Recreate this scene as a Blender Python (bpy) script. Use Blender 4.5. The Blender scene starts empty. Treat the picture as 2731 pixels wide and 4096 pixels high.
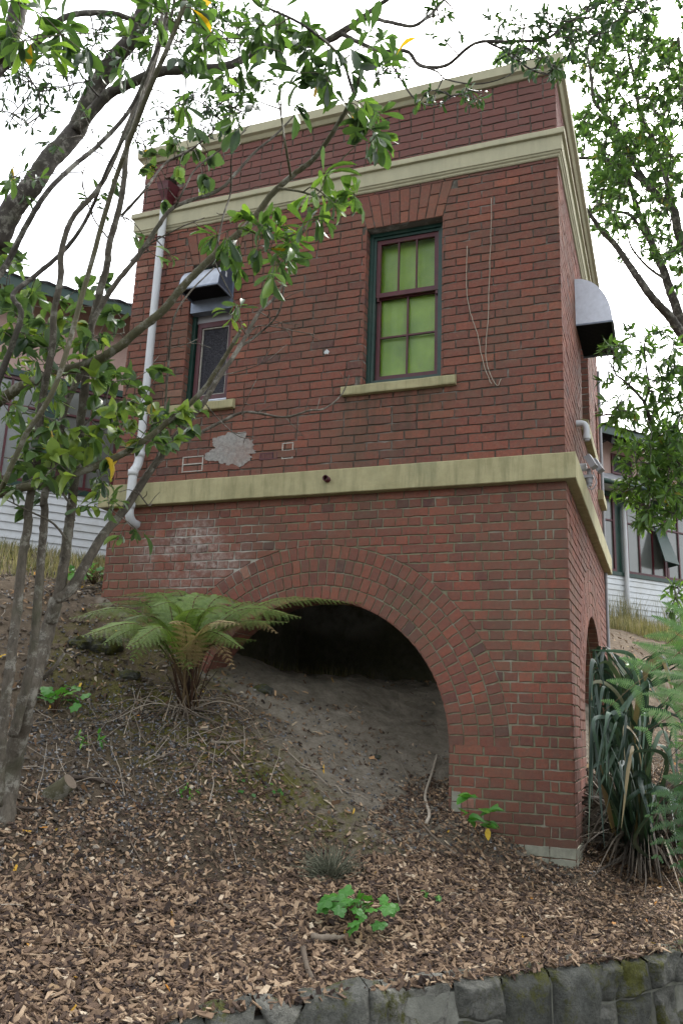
import bpy, bmesh, math, random
import numpy as np
from mathutils import Vector, Matrix

# ------------------------------------------------------------------ camera, world, sun
sc = bpy.context.scene
CAM = np.array([0.7522, -7.4003, -2.1297])
YAW, PITCH, ROLL = -0.3693, 0.2421, 0.0382
_cy, _sy, _cp, _sp = math.cos(YAW), math.sin(YAW), math.cos(PITCH), math.sin(PITCH)
CF = np.array([_sy*_cp, _cy*_cp, _sp]); _r = np.array([_cy, -_sy, 0.0]); _u = np.cross(_r, CF)
CR = math.cos(ROLL)*_r + math.sin(ROLL)*_u
CU = -math.sin(ROLL)*_r + math.cos(ROLL)*_u
cam_d = bpy.data.cameras.new("camera")
cam = bpy.data.objects.new("camera", cam_d)
sc.collection.objects.link(cam)
cam_d.sensor_fit = 'VERTICAL'; cam_d.sensor_height = 36.0; cam_d.lens = 29.757
cam_d.clip_start = 0.05; cam_d.clip_end = 2000
cam.matrix_world = Matrix(((CR[0], CU[0], -CF[0], CAM[0]), (CR[1], CU[1], -CF[1], CAM[1]),
                           (CR[2], CU[2], -CF[2], CAM[2]), (0, 0, 0, 1)))
sc.camera = cam

SUN_EL, SUN_AZ = math.radians(52), math.radians(10)   # azimuth clockwise from +y
world = bpy.data.worlds.new("World"); sc.world = world; world.use_nodes = True
nt = world.node_tree; nt.nodes.clear()
sky = nt.nodes.new('ShaderNodeTexSky'); sky.sky_type = 'NISHITA'; sky.sun_disc = False
sky.sun_elevation = SUN_EL; sky.sun_rotation = SUN_AZ
sky.air_density = 1.0; sky.dust_density = 4.0; sky.ozone_density = 1.0
hs = nt.nodes.new('ShaderNodeHueSaturation'); hs.inputs['Saturation'].default_value = 0.22
bgn = nt.nodes.new('ShaderNodeBackground'); bgn.inputs['Strength'].default_value = 0.15
wo = nt.nodes.new('ShaderNodeOutputWorld')
nt.links.new(sky.outputs[0], hs.inputs['Color']); nt.links.new(hs.outputs[0], bgn.inputs['Color'])
nt.links.new(bgn.outputs[0], wo.inputs['Surface'])
sd = bpy.data.lights.new("sun", 'SUN'); sd.energy = 0.8; sd.angle = math.radians(14); sd.color = (1.0, 0.96, 0.9)
so = bpy.data.objects.new("sun", sd); sc.collection.objects.link(so)
sdir = Vector((math.sin(SUN_AZ)*math.cos(SUN_EL), math.cos(SUN_AZ)*math.cos(SUN_EL), math.sin(SUN_EL)))
so.rotation_euler = sdir.to_track_quat('Z', 'Y').to_euler()
sc.view_settings.view_transform = 'Standard'; sc.view_settings.look = 'None'
sc.view_settings.exposure = 2.2; sc.view_settings.gamma = 1.0
sc.view_settings.use_curve_mapping = False

RNG = np.random.default_rng(7); random.seed(7)
K = 2731/1568
def ray(px, py):
    return CF + CR*((px*K-1365.5)/3385.6748) + CU*((2048-py*K)/3385.6748)
def at(px, py, d):                       # point seen at (px, py), at horizontal distance d
    v = ray(px, py); return CAM + v*(d/math.hypot(v[0], v[1]))
def at_y(px, py, Y):
    v = ray(px, py); return CAM + v*((Y-CAM[1])/v[1])

# ------------------------------------------------------------------ object helpers
def link(o, parent=None):
    sc.collection.objects.link(o)
    if parent is not None: o.parent = parent
    return o
def tag(o, label=None, cat=None, group=None, kind=None):
    if label: o['label'] = label
    if cat: o['category'] = cat
    if group: o['group'] = group
    if kind: o['kind'] = kind
    return o
def thing(name, loc, label, cat, group=None):
    o = bpy.data.objects.new(name, None); o.location = Vector([float(q) for q in loc]); o.empty_display_size = .1
    link(o); return tag(o, label, cat, group)
def wloc(o):
    v = Vector((0, 0, 0))
    while o is not None: v = v + o.location; o = o.parent
    return v

class MB:
    """collects faces with a random value each; builds ONE mesh object"""
    def __init__(s): s.v = []; s.n = 0; s.f = {3: [], 4: []}; s.r = {3: [], 4: []}; s.poly = []; s.polyr = []
    def add(s, V, F, r=None):
        V = np.asarray(V, float).reshape(-1, 3); F = np.asarray(F, int); k = F.shape[1]
        s.v.append(V); s.f[k].append(F+s.n)
        if r is None: r = RNG.random()
        s.r[k].append(np.broadcast_to(np.asarray(r, float), (len(F),)).copy()); s.n += len(V)
    def ngon(s, V, faces, r=None):       # faces: lists of indices of any length
        V = np.asarray(V, float).reshape(-1, 3); s.v.append(V)
        if r is None: r = RNG.random()
        for f in faces: s.poly.append([i+s.n for i in f]); s.polyr.append(r)
        s.n += len(V)
    def box(s, c, h, ax=None, r=None):   # centre, half sizes, optional axes rows
        ax = np.eye(3) if ax is None else np.asarray(ax, float)
        V = np.array([[a, b, d] for a in (-1, 1) for b in (-1, 1) for d in (-1, 1)])*np.asarray(h, float)
        s.add(V@ax+np.asarray(c, float), [[0, 1, 3, 2], [4, 6, 7, 5], [0, 4, 5, 1], [2, 3, 7, 6], [0, 2, 6, 4], [1, 5, 7, 3]], r)
    def b2(s, a, b, r=None):             # axis-aligned from corners
        a = np.array(a, float); b = np.array(b, float); s.box((a+b)/2, abs(b-a)/2, None, r)
    def tube(s, P, R, n=8, r=None, cap=True):
        P = np.asarray(P, float); m = len(P); R = np.broadcast_to(np.asarray(R, float), (m,))
        T = np.gradient(P, axis=0); T /= np.linalg.norm(T, axis=1)[:, None]+1e-9
        a = np.array([0, 0, 1.]) if abs(T[0][2]) < .9 else np.array([1., 0, 0])
        X = np.cross(T[0], a); X /= np.linalg.norm(X); th = np.arange(n)*2*math.pi/n
        V = []
        for i in range(m):
            X = X-T[i]*(X@T[i]); X /= np.linalg.norm(X)+1e-9; Y = np.cross(T[i], X)
            V.append(P[i]+R[i]*(np.cos(th)[:, None]*X+np.sin(th)[:, None]*Y))
        V = np.concatenate(V); i = np.arange(m-1)[:, None]*n; j = np.arange(n)[None]; j2 = (j+1) % n
        F = np.stack([i+j, i+j2, i+n+j2, i+n+j], -1).reshape(-1, 4)
        base = s.n; s.add(V, F, r)
        if cap:
            rr = s.r[4][-1][0]
            s.poly.append([base+k for k in range(n)][::-1]); s.polyr.append(rr)
            s.poly.append([base+(m-1)*n+k for k in range(n)]); s.polyr.append(rr)
    def build(s, name, mat, parent=None, smooth=False, origin=None):
        V = np.concatenate(s.v) if s.v else np.zeros((0, 3))
        if parent is not None: off = np.array(wloc(parent))
        elif origin is not None: off = np.array(origin, float)
        else: off = np.zeros(3)
        loops = []; starts = []; tot = []; rr = []; c = 0
        for k in (3, 4):
            if s.f[k]:
                F = np.concatenate(s.f[k]); loops.append(F.ravel()); starts.append(c+np.arange(len(F))*k)
                tot.append(np.full(len(F), k)); c += F.size; rr.append(np.concatenate(s.r[k]))
        if s.poly:
            L = [len(p) for p in s.poly]; loops.append(np.concatenate([np.array(p) for p in s.poly]))
            starts.append(c+np.concatenate([[0], np.cumsum(L)[:-1]])); tot.append(np.array(L)); rr.append(np.array(s.polyr))
        loops = np.concatenate(loops).astype(np.int32); starts = np.concatenate(starts).astype(np.int32)
        me = bpy.data.meshes.new(name)
        me.vertices.add(len(V)); me.vertices.foreach_set('co', (V-off).astype(np.float32).ravel())
        me.loops.add(len(loops)); me.loops.foreach_set('vertex_index', loops)
        me.polygons.add(len(starts)); me.polygons.foreach_set('loop_start', starts)
        rr = np.concatenate(rr); mi = (rr >= 1.9999).astype(np.int32); rr = rr-2*mi
        at_ = me.attributes.new('rnd', 'FLOAT', 'FACE'); at_.data.foreach_set('value', rr.astype(np.float32)); me.polygons.foreach_set('material_index', mi)
        me.polygons.foreach_set('use_smooth', np.full(len(starts), smooth))
        me.update(calc_edges=True); me.validate()
        for m in (mat if isinstance(mat, (list, tuple)) else [mat]): me.materials.append(m)
        o = bpy.data.objects.new(name, me)
        if parent is None and origin is not None: o.location = off
        return link(o, parent)

def smooth_path(P, per=6):               # Catmull-Rom
    P = np.asarray(P, float); Q = np.vstack([2*P[0]-P[1], P, 2*P[-1]-P[-2]]); out = []
    for i in range(1, len(Q)-2):
        for t in np.arange(per)/per:
            out.append(.5*(2*Q[i]+(Q[i+1]-Q[i-1])*t+(2*Q[i-1]-5*Q[i]+4*Q[i+1]-Q[i+2])*t*t+(-Q[i-1]+3*Q[i]-3*Q[i+1]+Q[i+2])*t**3))
    out.append(P[-1]); return np.array(out)

# ------------------------------------------------------------------ materials
class NT:
    def __init__(s, name):
        s.m = bpy.data.materials.new(name); s.m.use_nodes = True; s.t = s.m.node_tree; s.t.nodes.clear()
        s.out = s.t.nodes.new('ShaderNodeOutputMaterial'); s.p = s.t.nodes.new('ShaderNodeBsdfPrincipled')
        s.t.links.new(s.p.outputs[0], s.out.inputs[0]); s.geo = None
    def n(s, typ, **kw):
        x = s.t.nodes.new(typ)
        for k, v in kw.items():
            if k in ('operation', 'data_type', 'blend_type', 'attribute_name', 'feature', 'distance', 'noise_dimensions', 'interpolation_type'): setattr(x, k, v)
            else: x.inputs[k].default_value = v
        return x
    def l(s, a, b): s.t.links.new(a, b)
    def pos(s):
        if s.geo is None: s.geo = s.t.nodes.new('ShaderNodeNewGeometry')
        return s.geo.outputs['Position']
    def attr(s, nm='rnd'):
        a = s.n('ShaderNodeAttribute', attribute_name=nm); return a.outputs['Fac']
    def noise(s, scale, detail=4, rough=.6, vec=None, stretch=None):
        v = vec or s.pos()
        if stretch:
            mp = s.n('ShaderNodeMapping'); mp.inputs['Scale'].default_value = stretch; s.l(v, mp.inputs[0]); v = mp.outputs[0]
        x = s.n('ShaderNodeTexNoise', Scale=scale, Detail=detail, Roughness=rough); s.l(v, x.inputs['Vector']); return x.outputs['Fac']
    def ramp(s, fac, stops):
        x = s.t.nodes.new('ShaderNodeValToRGB'); cr = x.color_ramp
        while len(cr.elements) < len(stops): cr.elements.new(.5)
        for e, (p, c) in zip(cr.elements, stops):
            e.position = p; e.color = (c[0], c[1], c[2], 1) if not isinstance(c, (int, float)) else (c, c, c, 1)
        s.l(fac, x.inputs[0]); return x.outputs[0]
    def mix(s, fac, a, b, bt='MIX'):
        x = s.n('ShaderNodeMix', data_type='RGBA', blend_type=bt)
        for i, q in ((0, fac), (6, a), (7, b)):
            if isinstance(q, (int, float)): x.inputs[i].default_value = q
            elif isinstance(q, tuple): x.inputs[i].default_value = (*q, 1)
            else: s.l(q, x.inputs[i])
        return x.outputs[2]
    def math(s, op, a, b=0.0, c=None):
        x = s.n('ShaderNodeMath', operation=op)
        for i, q in enumerate((a, b, c)):
            if q is None: continue
            if isinstance(q, (int, float)): x.inputs[i].default_value = q
            else: s.l(q, x.inputs[i])
        return x.outputs[0]
    def sep(s):
        x = s.n('ShaderNodeSeparateXYZ'); s.l(s.pos(), x.inputs[0]); return x.outputs
    def bump(s, h, strength=.4, dist=.01):
        b = s.n('ShaderNodeBump', Strength=strength, Distance=dist); s.l(h, b.inputs['Height']); s.l(b.outputs[0], s.p.inputs['Normal'])
    def fin(s, col, rough=.8, spec=.3, metal=0.0):
        if isinstance(col, tuple): s.p.inputs['Base Color'].default_value = (*col, 1)
        else: s.l(col, s.p.inputs['Base Color'])
        if isinstance(rough, (int, float)): s.p.inputs['Roughness'].default_value = rough
        else: s.l(rough, s.p.inputs['Roughness'])
        s.p.inputs['Specular IOR Level'].default_value = spec; s.p.inputs['Metallic'].default_value = metal
        return s.m
def painted(name, col, rough=.5, var=.18, scale=9, dirt=None, bump=.15, spec=.35, metal=0.0, stretch=None):
    k = NT(name); n1 = k.noise(scale, 6, .65, stretch=stretch)
    c = k.mix(k.ramp(n1, [(.3, 0.0), (.75, 1.0)]), tuple(q*(1-var) for q in col), tuple(min(1, q*(1+var)) for q in col))
    if dirt: c = k.mix(k.ramp(k.noise(2.3, 8, .7), [(.48, 0.0), (.72, .6)]), c, dirt)
    k.bump(k.noise(90, 4), bump, .004)
    return k.fin(c, rough, spec, metal)
def leaf_mat(name, stops, rough=.38, trans=.35, spec=.45):
    k = NT(name); a = k.attr(); c = k.ramp(a, stops)
    c = k.mix(k.ramp(k.noise(60, 3), [(.35, 0.0), (.7, .35)]), c, k.mix(1.0, c, (.6, .7, .5), 'MULTIPLY'))
    k.fin(c, rough, spec)
    tr = k.n('ShaderNodeBsdfTranslucent'); k.l(k.mix(1.0, c, (1.45, 1.5, .75), 'MULTIPLY'), tr.inputs[0])
    ms = k.n('ShaderNodeMixShader', Fac=trans); k.l(k.p.outputs[0], ms.inputs[1]); k.l(tr.outputs[0], ms.inputs[2]); k.l(ms.outputs[0], k.out.inputs[0])
    return k.m

def brick_mat():
    k = NT('brick'); a = k.attr(); X, Y, Z = k.sep()
    c = k.ramp(a, [(0, (.10, .046, .042)), (.12, (.145, .056, .044)), (.45, (.20, .071, .049)), (.80, (.25, .084, .053)), (.96, (.29, .10, .06)), (1, (.33, .17, .12))])
    n1 = k.noise(38, 6, .7); c = k.mix(k.ramp(n1, [(.35, 0.0), (.65, .7)]), c, k.mix(1.0, c, (.5, .56, .62), 'MULTIPLY'))
    c = k.mix(k.ramp(k.noise(17, 7, .75), [(.45, 0.0), (.68, .55)]), c, (.14, .10, .075))
    c = k.mix(k.ramp(k.noise(27, 5, .7), [(.55, 0.0), (.7, .5)]), c, (.30, .115, .06))
    # greenish grime in large patches, plum weathering on the parapet
    c = k.mix(k.ramp(k.noise(1.3, 8, .7), [(.42, 0.0), (.66, .52)]), c, (.10, .078, .052))
    c = k.mix(k.ramp(k.noise(1.0, 7, .75, stretch=(5, 5, .7)), [(.56, 0.0), (.72, .5)]), c, (.075, .06, .05))
    par = k.ramp(k.math('ADD', Z, k.math('MULTIPLY', k.noise(2, 3), .6)), [(0, 0.0), (1, 1.0)])
    pz = k.math('SUBTRACT', k.math('ADD', Z, k.math('MULTIPLY', k.noise(1.7, 3), .9)), 3.5)
    pz = k.math('MULTIPLY', k.n('ShaderNodeClamp', Value=0).outputs[0], 1.0) if False else k.math('MINIMUM', k.math('MAXIMUM', pz, 0.0), .6)
    c = k.mix(pz, c, (.13, .062, .057))
    # run-off streaks below the two sills, and rust-coloured stain near the top corner
    strk = k.ramp(k.noise(1.0, 6, .75, stretch=(14, 14, 1.2)), [(.40, 0.0), (.62, 1.0)])
    for xc, hw in ((-1.57, .62), (-3.8, .48)):
        mx_ = k.math('MAXIMUM', k.math('SUBTRACT', 1.0, k.math('POWER', k.math('ABSOLUTE', k.math('DIVIDE', k.math('SUBTRACT', X, xc), hw)), 6.0)), 0.0)
        mz_ = k.math('MULTIPLY', k.math('MINIMUM', k.math('MAXIMUM', k.math('MULTIPLY', k.math('SUBTRACT', 1.03, Z), 40.0), 0.0), 1.0), k.math('MINIMUM', k.math('MAXIMUM', k.math('MULTIPLY', k.math('SUBTRACT', Z, .25), 1.6), 0.0), 1.0))
        c = k.mix(k.math('MULTIPLY', k.math('MULTIPLY', k.math('MULTIPLY', mx_, mz_), strk), .62), c, (.05, .05, .03))
    # damp dark base
    dz = k.math('MINIMUM', k.math('MAXIMUM', k.math('MULTIPLY', k.math('SUBTRACT', k.math('SUBTRACT', -2.35, Z), k.math('MULTIPLY', k.noise(3, 4), .5)), 1.3), 0.0), .55)
    c = k.mix(dz, c, (.075, .05, .035))
    # efflorescence: below the band at the left
    dx = k.math('DIVIDE', k.math('ADD', X, 3.75), .75); dzz = k.math('DIVIDE', k.math('ADD', Z, .52), .42)
    e = k.math('SUBTRACT', 1.0, k.math('ADD', k.math('MULTIPLY', dx, dx), k.math('MULTIPLY', dzz, dzz)))
    e = k.math('MULTIPLY', k.math('MULTIPLY', k.math('MAXIMUM', e, 0.0), k.ramp(k.noise(22, 6, .75), [(.42, 0.0), (.62, 1.0)])), k.ramp(k.noise(2.6, 4, .7), [(.38, 0.0), (.6, 1.3)]))
    c = k.mix(k.math('MINIMUM', k.math('MULTIPLY', e, .75), .6), c, (.46, .41, .37))
    sp = k.ramp(k.noise(150, 2), [(.7, 0.0), (.78, .5)]); c = k.mix(sp, c, (.35, .27, .22))
    # lime specks and blotches everywhere, pale
    c = k.mix(k.ramp(k.noise(9, 8, .8), [(.62, 0.0), (.8, .4)]), c, (.38, .27, .23))
    k.bump(k.noise(120, 5, .7), .7, .006)
    return k.fin(c, .85, .25)
def mortar_mat(side=False):
    k = NT('mortar'); X, Y, Z = k.sep()
    low = k.ramp(k.math('ADD', k.math('MULTIPLY', Z, .5), .55), [(.4, 0.0), (.6, 1.0)])
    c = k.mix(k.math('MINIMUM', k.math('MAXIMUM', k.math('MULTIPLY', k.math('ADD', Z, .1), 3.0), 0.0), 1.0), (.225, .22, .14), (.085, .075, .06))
    c = k.mix(k.ramp(k.noise(14, 6, .7), [(.35, 0.0), (.7, .6)]), c, (.07, .065, .05))
    c = k.mix(k.ramp(k.noise(3.3, 4, .7), [(.5, 0.0), (.68, .55)]), c, (.34, .32, .28))
    dx = k.math('DIVIDE', k.math('ADD', X, 3.7), .95); dzz = k.math('DIVIDE', k.math('ADD', Z, .5), .5)
    e = k.math('SUBTRACT', 1.0, k.math('ADD', k.math('MULTIPLY', dx, dx), k.math('MULTIPLY', dzz, dzz)))
    c = k.mix(k.math('MULTIPLY', k.math('MINIMUM', k.math('MAXIMUM', k.math('MULTIPLY', e, 1.3), 0.0), .8), k.ramp(k.noise(2.6, 4, .7), [(.38, .1), (.6, 1.0)])), c, (.50, .48, .44))
    k.bump(k.noise(160, 5, .7), .8, .006); return k.fin(c, .95, .2)
def band_mat():
    k = NT('ochre_render'); X, Y, Z = k.sep()
    c = k.mix(k.ramp(k.noise(5, 8, .7), [(.3, 0.0), (.75, 1.0)]), (.27, .245, .13), (.40, .365, .21))
    drip = k.noise(1.0, 5, .75, stretch=(9, 9, .9)); c = k.mix(k.ramp(drip, [(.46, 0.0), (.7, .8)]), c, (.17, .165, .085))
    c = k.mix(k.ramp(k.noise(2.1, 6, .7), [(.52, 0.0), (.72, .45)]), c, (.2, .215, .13))
    zz = k.math('MINIMUM', k.math('MAXIMUM', k.math('MULTIPLY', k.math('SUBTRACT', Z, 1.6), .6), 0.0), .6)
    c = k.mix(zz, c, (.40, .385, .28))
    k.bump(k.math('ADD', k.noise(110, 5, .8), k.math('MULTIPLY', k.noise(12, 4), 1.2)), .5, .006); return k.fin(c, .85, .25)
def stone_mat():
    k = NT('stone'); a = k.attr()
    c = k.ramp(a, [(0, (.085, .088, .078)), (.35, (.14, .144, .128)), (.75, (.23, .228, .20)), (1, (.38, .37, .32))])
    c = k.mix(k.ramp(k.noise(7, 9, .75), [(.35, 0.0), (.7, .8)]), c, (.07, .07, .05))
    c = k.mix(k.ramp(k.noise(13, 5, .7), [(.62, 0.0), (.72, .7)]), c, (.42, .42, .38))
    c = k.mix(k.ramp(k.noise(26, 6, .8), [(.45, 0.0), (.6, .6)]), c, (.05, .052, .045)); moss = k.ramp(k.noise(3.1, 9, .8), [(.51, 0.0), (.59, .95)]); c = k.mix(moss, c, k.mix(k.noise(60, 3), (.035, .04, .008), (.13, .13, .02)))
    k.bump(k.math('ADD', k.noise(38, 9, .8), k.math('MULTIPLY', k.noise(9, 6, .7), 1.5)), 1.0, .035); return k.fin(c, .9, .25)
def ground_mat():
    k = NT('soil'); X, Y, Z = k.sep()
    c = k.mix(k.ramp(k.noise(9, 9, .75), [(.3, 0.0), (.7, 1.0)]), (.06, .045, .03), (.15, .115, .078))
    c = k.mix(k.attr('bare'), c, k.mix(k.ramp(k.noise(6, 8, .7), [(.35, 0.0), (.7, 1.0)]), (.15, .13, .098), (.30, .265, .21)))
    c = k.mix(k.math('MULTIPLY', k.attr('moss'), k.ramp(k.noise(7, 6, .7), [(.42, 0.0), (.56, 1.0)])), c, k.mix(k.noise(40, 4), (.045, .045, .008), (.16, .15, .03)))
    c = k.mix(k.ramp(k.noise(55, 5, .8), [(.56, 0.0), (.66, .7)]), c, (.22, .18, .13))
    c = k.mix(k.attr('path'), c, (.06, .06, .058))
    k.bump(k.math('ADD', k.noise(30, 9, .8), k.math('MULTIPLY', k.noise(5, 5), 2.0)), 1.0, .03); return k.fin(c, .95, .2)
def bark_mat(name, a, b, sc_=16):
    k = NT(name); n1 = k.noise(sc_*1.6, 9, .8, stretch=(1, 1, .4)); c = k.mix(k.ramp(n1, [(.3, 0.0), (.7, 1.0)]), a, b)
    c = k.mix(k.ramp(k.noise(9, 7, .75), [(.52, 0.0), (.60, .75)]), c, (.25, .24, .20)); c = k.mix(k.ramp(k.noise(4, 5), [(.5, 0.0), (.7, .5)]), c, (.055, .06, .03))
    k.bump(k.noise(70, 7, .8, stretch=(1, 1, 1.6)), .8, .01); return k.fin(c, .85, .25)
def ramp_mat(name, stops, rough=.85, noise=45, spec=.25):
    k = NT(name); c = k.ramp(k.attr(), stops); c = k.mix(k.ramp(k.noise(noise, 5, .7), [(.35, 0.0), (.75, .55)]), c, k.mix(1.0, c, (.45, .43, .42), 'MULTIPLY'))
    k.bump(k.noise(noise*3, 4), .4, .003); return k.fin(c, rough, spec)
def glass_mat(name, tint=(.03, .035, .035), rough=.08):
    k = NT(name); k.bump(k.noise(3, 2), .05, .02)
    k.fin(tint, rough, .8); return k.m

MT = dict(
    brick=brick_mat(), mortar=mortar_mat(), band=band_mat(), stone=stone_mat(), soil=ground_mat(),
    green=painted('dark_green_paint', (.011, .040, .030), .35, .25, dirt=(.05, .07, .05)),
    maroon=painted('maroon_paint', (.07, .012, .016), .4, .3, dirt=(.05, .03, .03)),
    white=painted('white_paint', (.53, .56, .57), .5, .07, dirt=(.38, .38, .33)),
    pvc=painted('white_pipe', (.47, .49, .50), .4, .12, dirt=(.45, .46, .40), stretch=(1, 1, .3)),
    galv=painted('galvanised_steel', (.52, .55, .60), .42, .12, 20, metal=.35, spec=.5),
    galvd=painted('dull_steel', (.17, .20, .25), .45, .2, 12, metal=.3),
    galvm=painted('grey_steel', (.34, .37, .42), .4, .2, 14, metal=.35, spec=.5),
    blued=painted('blue_grey_steel', (.07, .09, .125), .35, .2, 14, metal=.3),
    black=painted('black_mesh', (.012, .012, .014), .6, .3),
    grey=painted('grey_plastic', (.27, .27, .28), .5, .1),
    pink=painted('pink_stucco', (.40, .285, .245), .9, .08, 30, bump=.6),
    soffit=painted('pink_soffit', (.36, .25, .22), .8, .1),
    iron=painted('corrugated_iron', (.30, .31, .32), .6, .2),
    putty=painted('old_putty', (.36, .345, .30), .8, .2, 40),
    felt=painted('roofing_felt', (.12, .12, .12), .9, .2),
    concrete=painted('concrete_footing', (.22, .22, .17), .95, .3, 12, dirt=(.12, .14, .08), bump=.6),
    render_=painted('bare_cement', (.25, .24, .22), .95, .35, 30, dirt=(.20, .10, .07), bump=1.0),
    lime=painted('lime_mortar', (.15, .15, .125), .95, .35, 14, dirt=(.07, .08, .03), bump=.9),
    bark=bark_mat('grey_bark', (.03, .025, .019), (.15, .13, .10)),
    barkd=bark_mat('dark_bark', (.03, .026, .022), (.085, .075, .062)),
    barkg=bark_mat('olive_bark', (.06, .055, .03), (.13, .12, .07)),
    frond_stalk=ramp_mat('frond_stalk', [(0, (.03, .018, .012)), (.6, (.075, .04, .022)), (1, (.14, .10, .05))]),
    leaf=leaf_mat('five_finger_leaf', [(0, (.025, .05, .025)), (.4, (.045, .085, .032)), (.8, (.09, .165, .04)), (.96, (.16, .26, .05)), (.975, (.55, .35, .02)), (1, (.45, .25, .02))], trans=.45),
    leafg=leaf_mat('whiteywood_leaf', [(0, (.025, .05, .03)), (.4, (.055, .095, .045)), (.85, (.10, .17, .055)), (.97, (.20, .27, .06)), (.98, (.5, .38, .04)), (1, (.35, .2, .05))], trans=.4, rough=.3),
    leafs=leaf_mat('small_dark_leaf', [(0, (.018, .04, .018)), (.5, (.035, .075, .028)), (1, (.075, .13, .04))], trans=.3),
    leafp=leaf_mat('evergreen_leaf', [(0, (.04, .08, .035)), (.5, (.085, .16, .05)), (.93, (.15, .26, .065)), (.985, (.12, .22, .05)), (1, (.4, .13, .03))], trans=.45, rough=.42),
    fern=leaf_mat('fern_green', [(0, (.07, .115, .03)), (.5, (.135, .205, .05)), (1, (.23, .32, .09))], rough=.45, trans=.4),
    fern2=leaf_mat('fern_mid', [(0, (.03, .075, .02)), (.5, (.07, .15, .04)), (1, (.13, .24, .075))], rough=.45, trans=.35),
    ferndark=leaf_mat('fern_dark', [(0, (.02, .055, .015)), (.5, (.045, .11, .028)), (1, (.08, .17, .045))], rough=.45, trans=.3),
    ferndead=leaf_mat('fern_brown', [(0, (.12, .07, .03)), (.5, (.25, .17, .08)), (1, (.36, .29, .15))], rough=.8, trans=.2),
    flax=leaf_mat('flax_leaf', [(0, (.012, .028, .018)), (.6, (.026, .055, .034)), (.9, (.06, .11, .07)), (.95, (.10, .13, .07)), (.97, (.24, .18, .09)), (1, (.26, .20, .11))], rough=.42, trans=.12, spec=.5),
    weed=leaf_mat('lush_weed', [(0, (.04, .13, .03)), (.6, (.08, .24, .04)), (.94, (.16, .34, .05)), (1, (.5, .42, .05))], trans=.35),
    chip=ramp_mat('bark_mulch', [(0, (.02, .014, .012)), (.22, (.055, .037, .028)), (.45, (.14, .092, .060)), (.68, (.27, .182, .112)), (.88, (.41, .30, .195)), (1, (.58, .49, .36))], noise=70),
    litter=ramp_mat('leaf_litter', [(0, (.06, .035, .022)), (.5, (.20, .12, .06)), (.8, (.36, .25, .14)), (.93, (.42, .36, .26)), (.96, (.50, .20, .03)), (1, (.55, .38, .05))], noise=60),
    gravel=ramp_mat('gravel', [(0, (.05, .05, .05)), (.5, (.115, .12, .125)), (.85, (.20, .205, .21)), (1, (.36, .34, .31))], noise=60),
    twig=ramp_mat('dry_twig', [(0, (.05, .038, .03)), (.5, (.17, .135, .10)), (1, (.38, .33, .26))], noise=50),
    straw=ramp_mat('straw', [(0, (.12, .09, .05)), (.5, (.28, .22, .12)), (1, (.42, .36, .20))], noise=50),
    grass=leaf_mat('rough_grass', [(0, (.08, .08, .035)), (.3, (.13, .14, .05)), (.6, (.22, .19, .11)), (1, (.34, .29, .18))], rough=.7, trans=.3),
    glassd=glass_mat('dark_glass'), glassw=glass_mat('window_glass', (.10, .11, .10), .15),
)
def blind_mat():
    k = NT('green_blind'); c = k.mix(k.ramp(k.noise(2.4, 5, .6), [(.35, 0.0), (.7, 1.0)]), (.095, .19, .012), (.18, .30, .022))
    c = k.mix(k.ramp(k.noise(1.8, 5, .7, stretch=(3, 1, .8)), [(.55, 0.0), (.75, .5)]), c, (.07, .11, .02)); return k.fin(c, .35, .5)
MT['blind'] = blind_mat()

# ------------------------------------------------------------------ terrain
AW = np.array([-1.3, -3.7]); NW = np.array([-.7689, .6394]); TW = np.array([.6394, .7689])
NW /= np.linalg.norm(NW); TW /= np.linalg.norm(TW)
S_ = np.array([-.0, .35, 1.37, 2.14, 3.14, 4.1, 5.05, 7, 9.5, 14, 30, 90, 400]); Z_ = np.array([-3.44, -3.39, -3.225, -2.80, -2.30, -1.68, -.97, -.35, .12, .5, 2, 12, 60])
def vnoise(x, y, sc_, seed=0):
    x = np.asarray(x, float)*sc_+seed*17.3; y = np.asarray(y, float)*sc_-seed*9.1
    xi = np.floor(x).astype(int); yi = np.floor(y).astype(int); fx = x-xi; fy = y-yi
    fx = fx*fx*(3-2*fx); fy = fy*fy*(3-2*fy)
    h = lambda a, b: ((np.sin(a*127.1+b*311.7+seed*74.7)*43758.5453) % 1.0)
    return (h(xi, yi)*(1-fx)+h(xi+1, yi)*fx)*(1-fy)+(h(xi, yi+1)*(1-fx)+h(xi+1, yi+1)*fx)*fy
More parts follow.
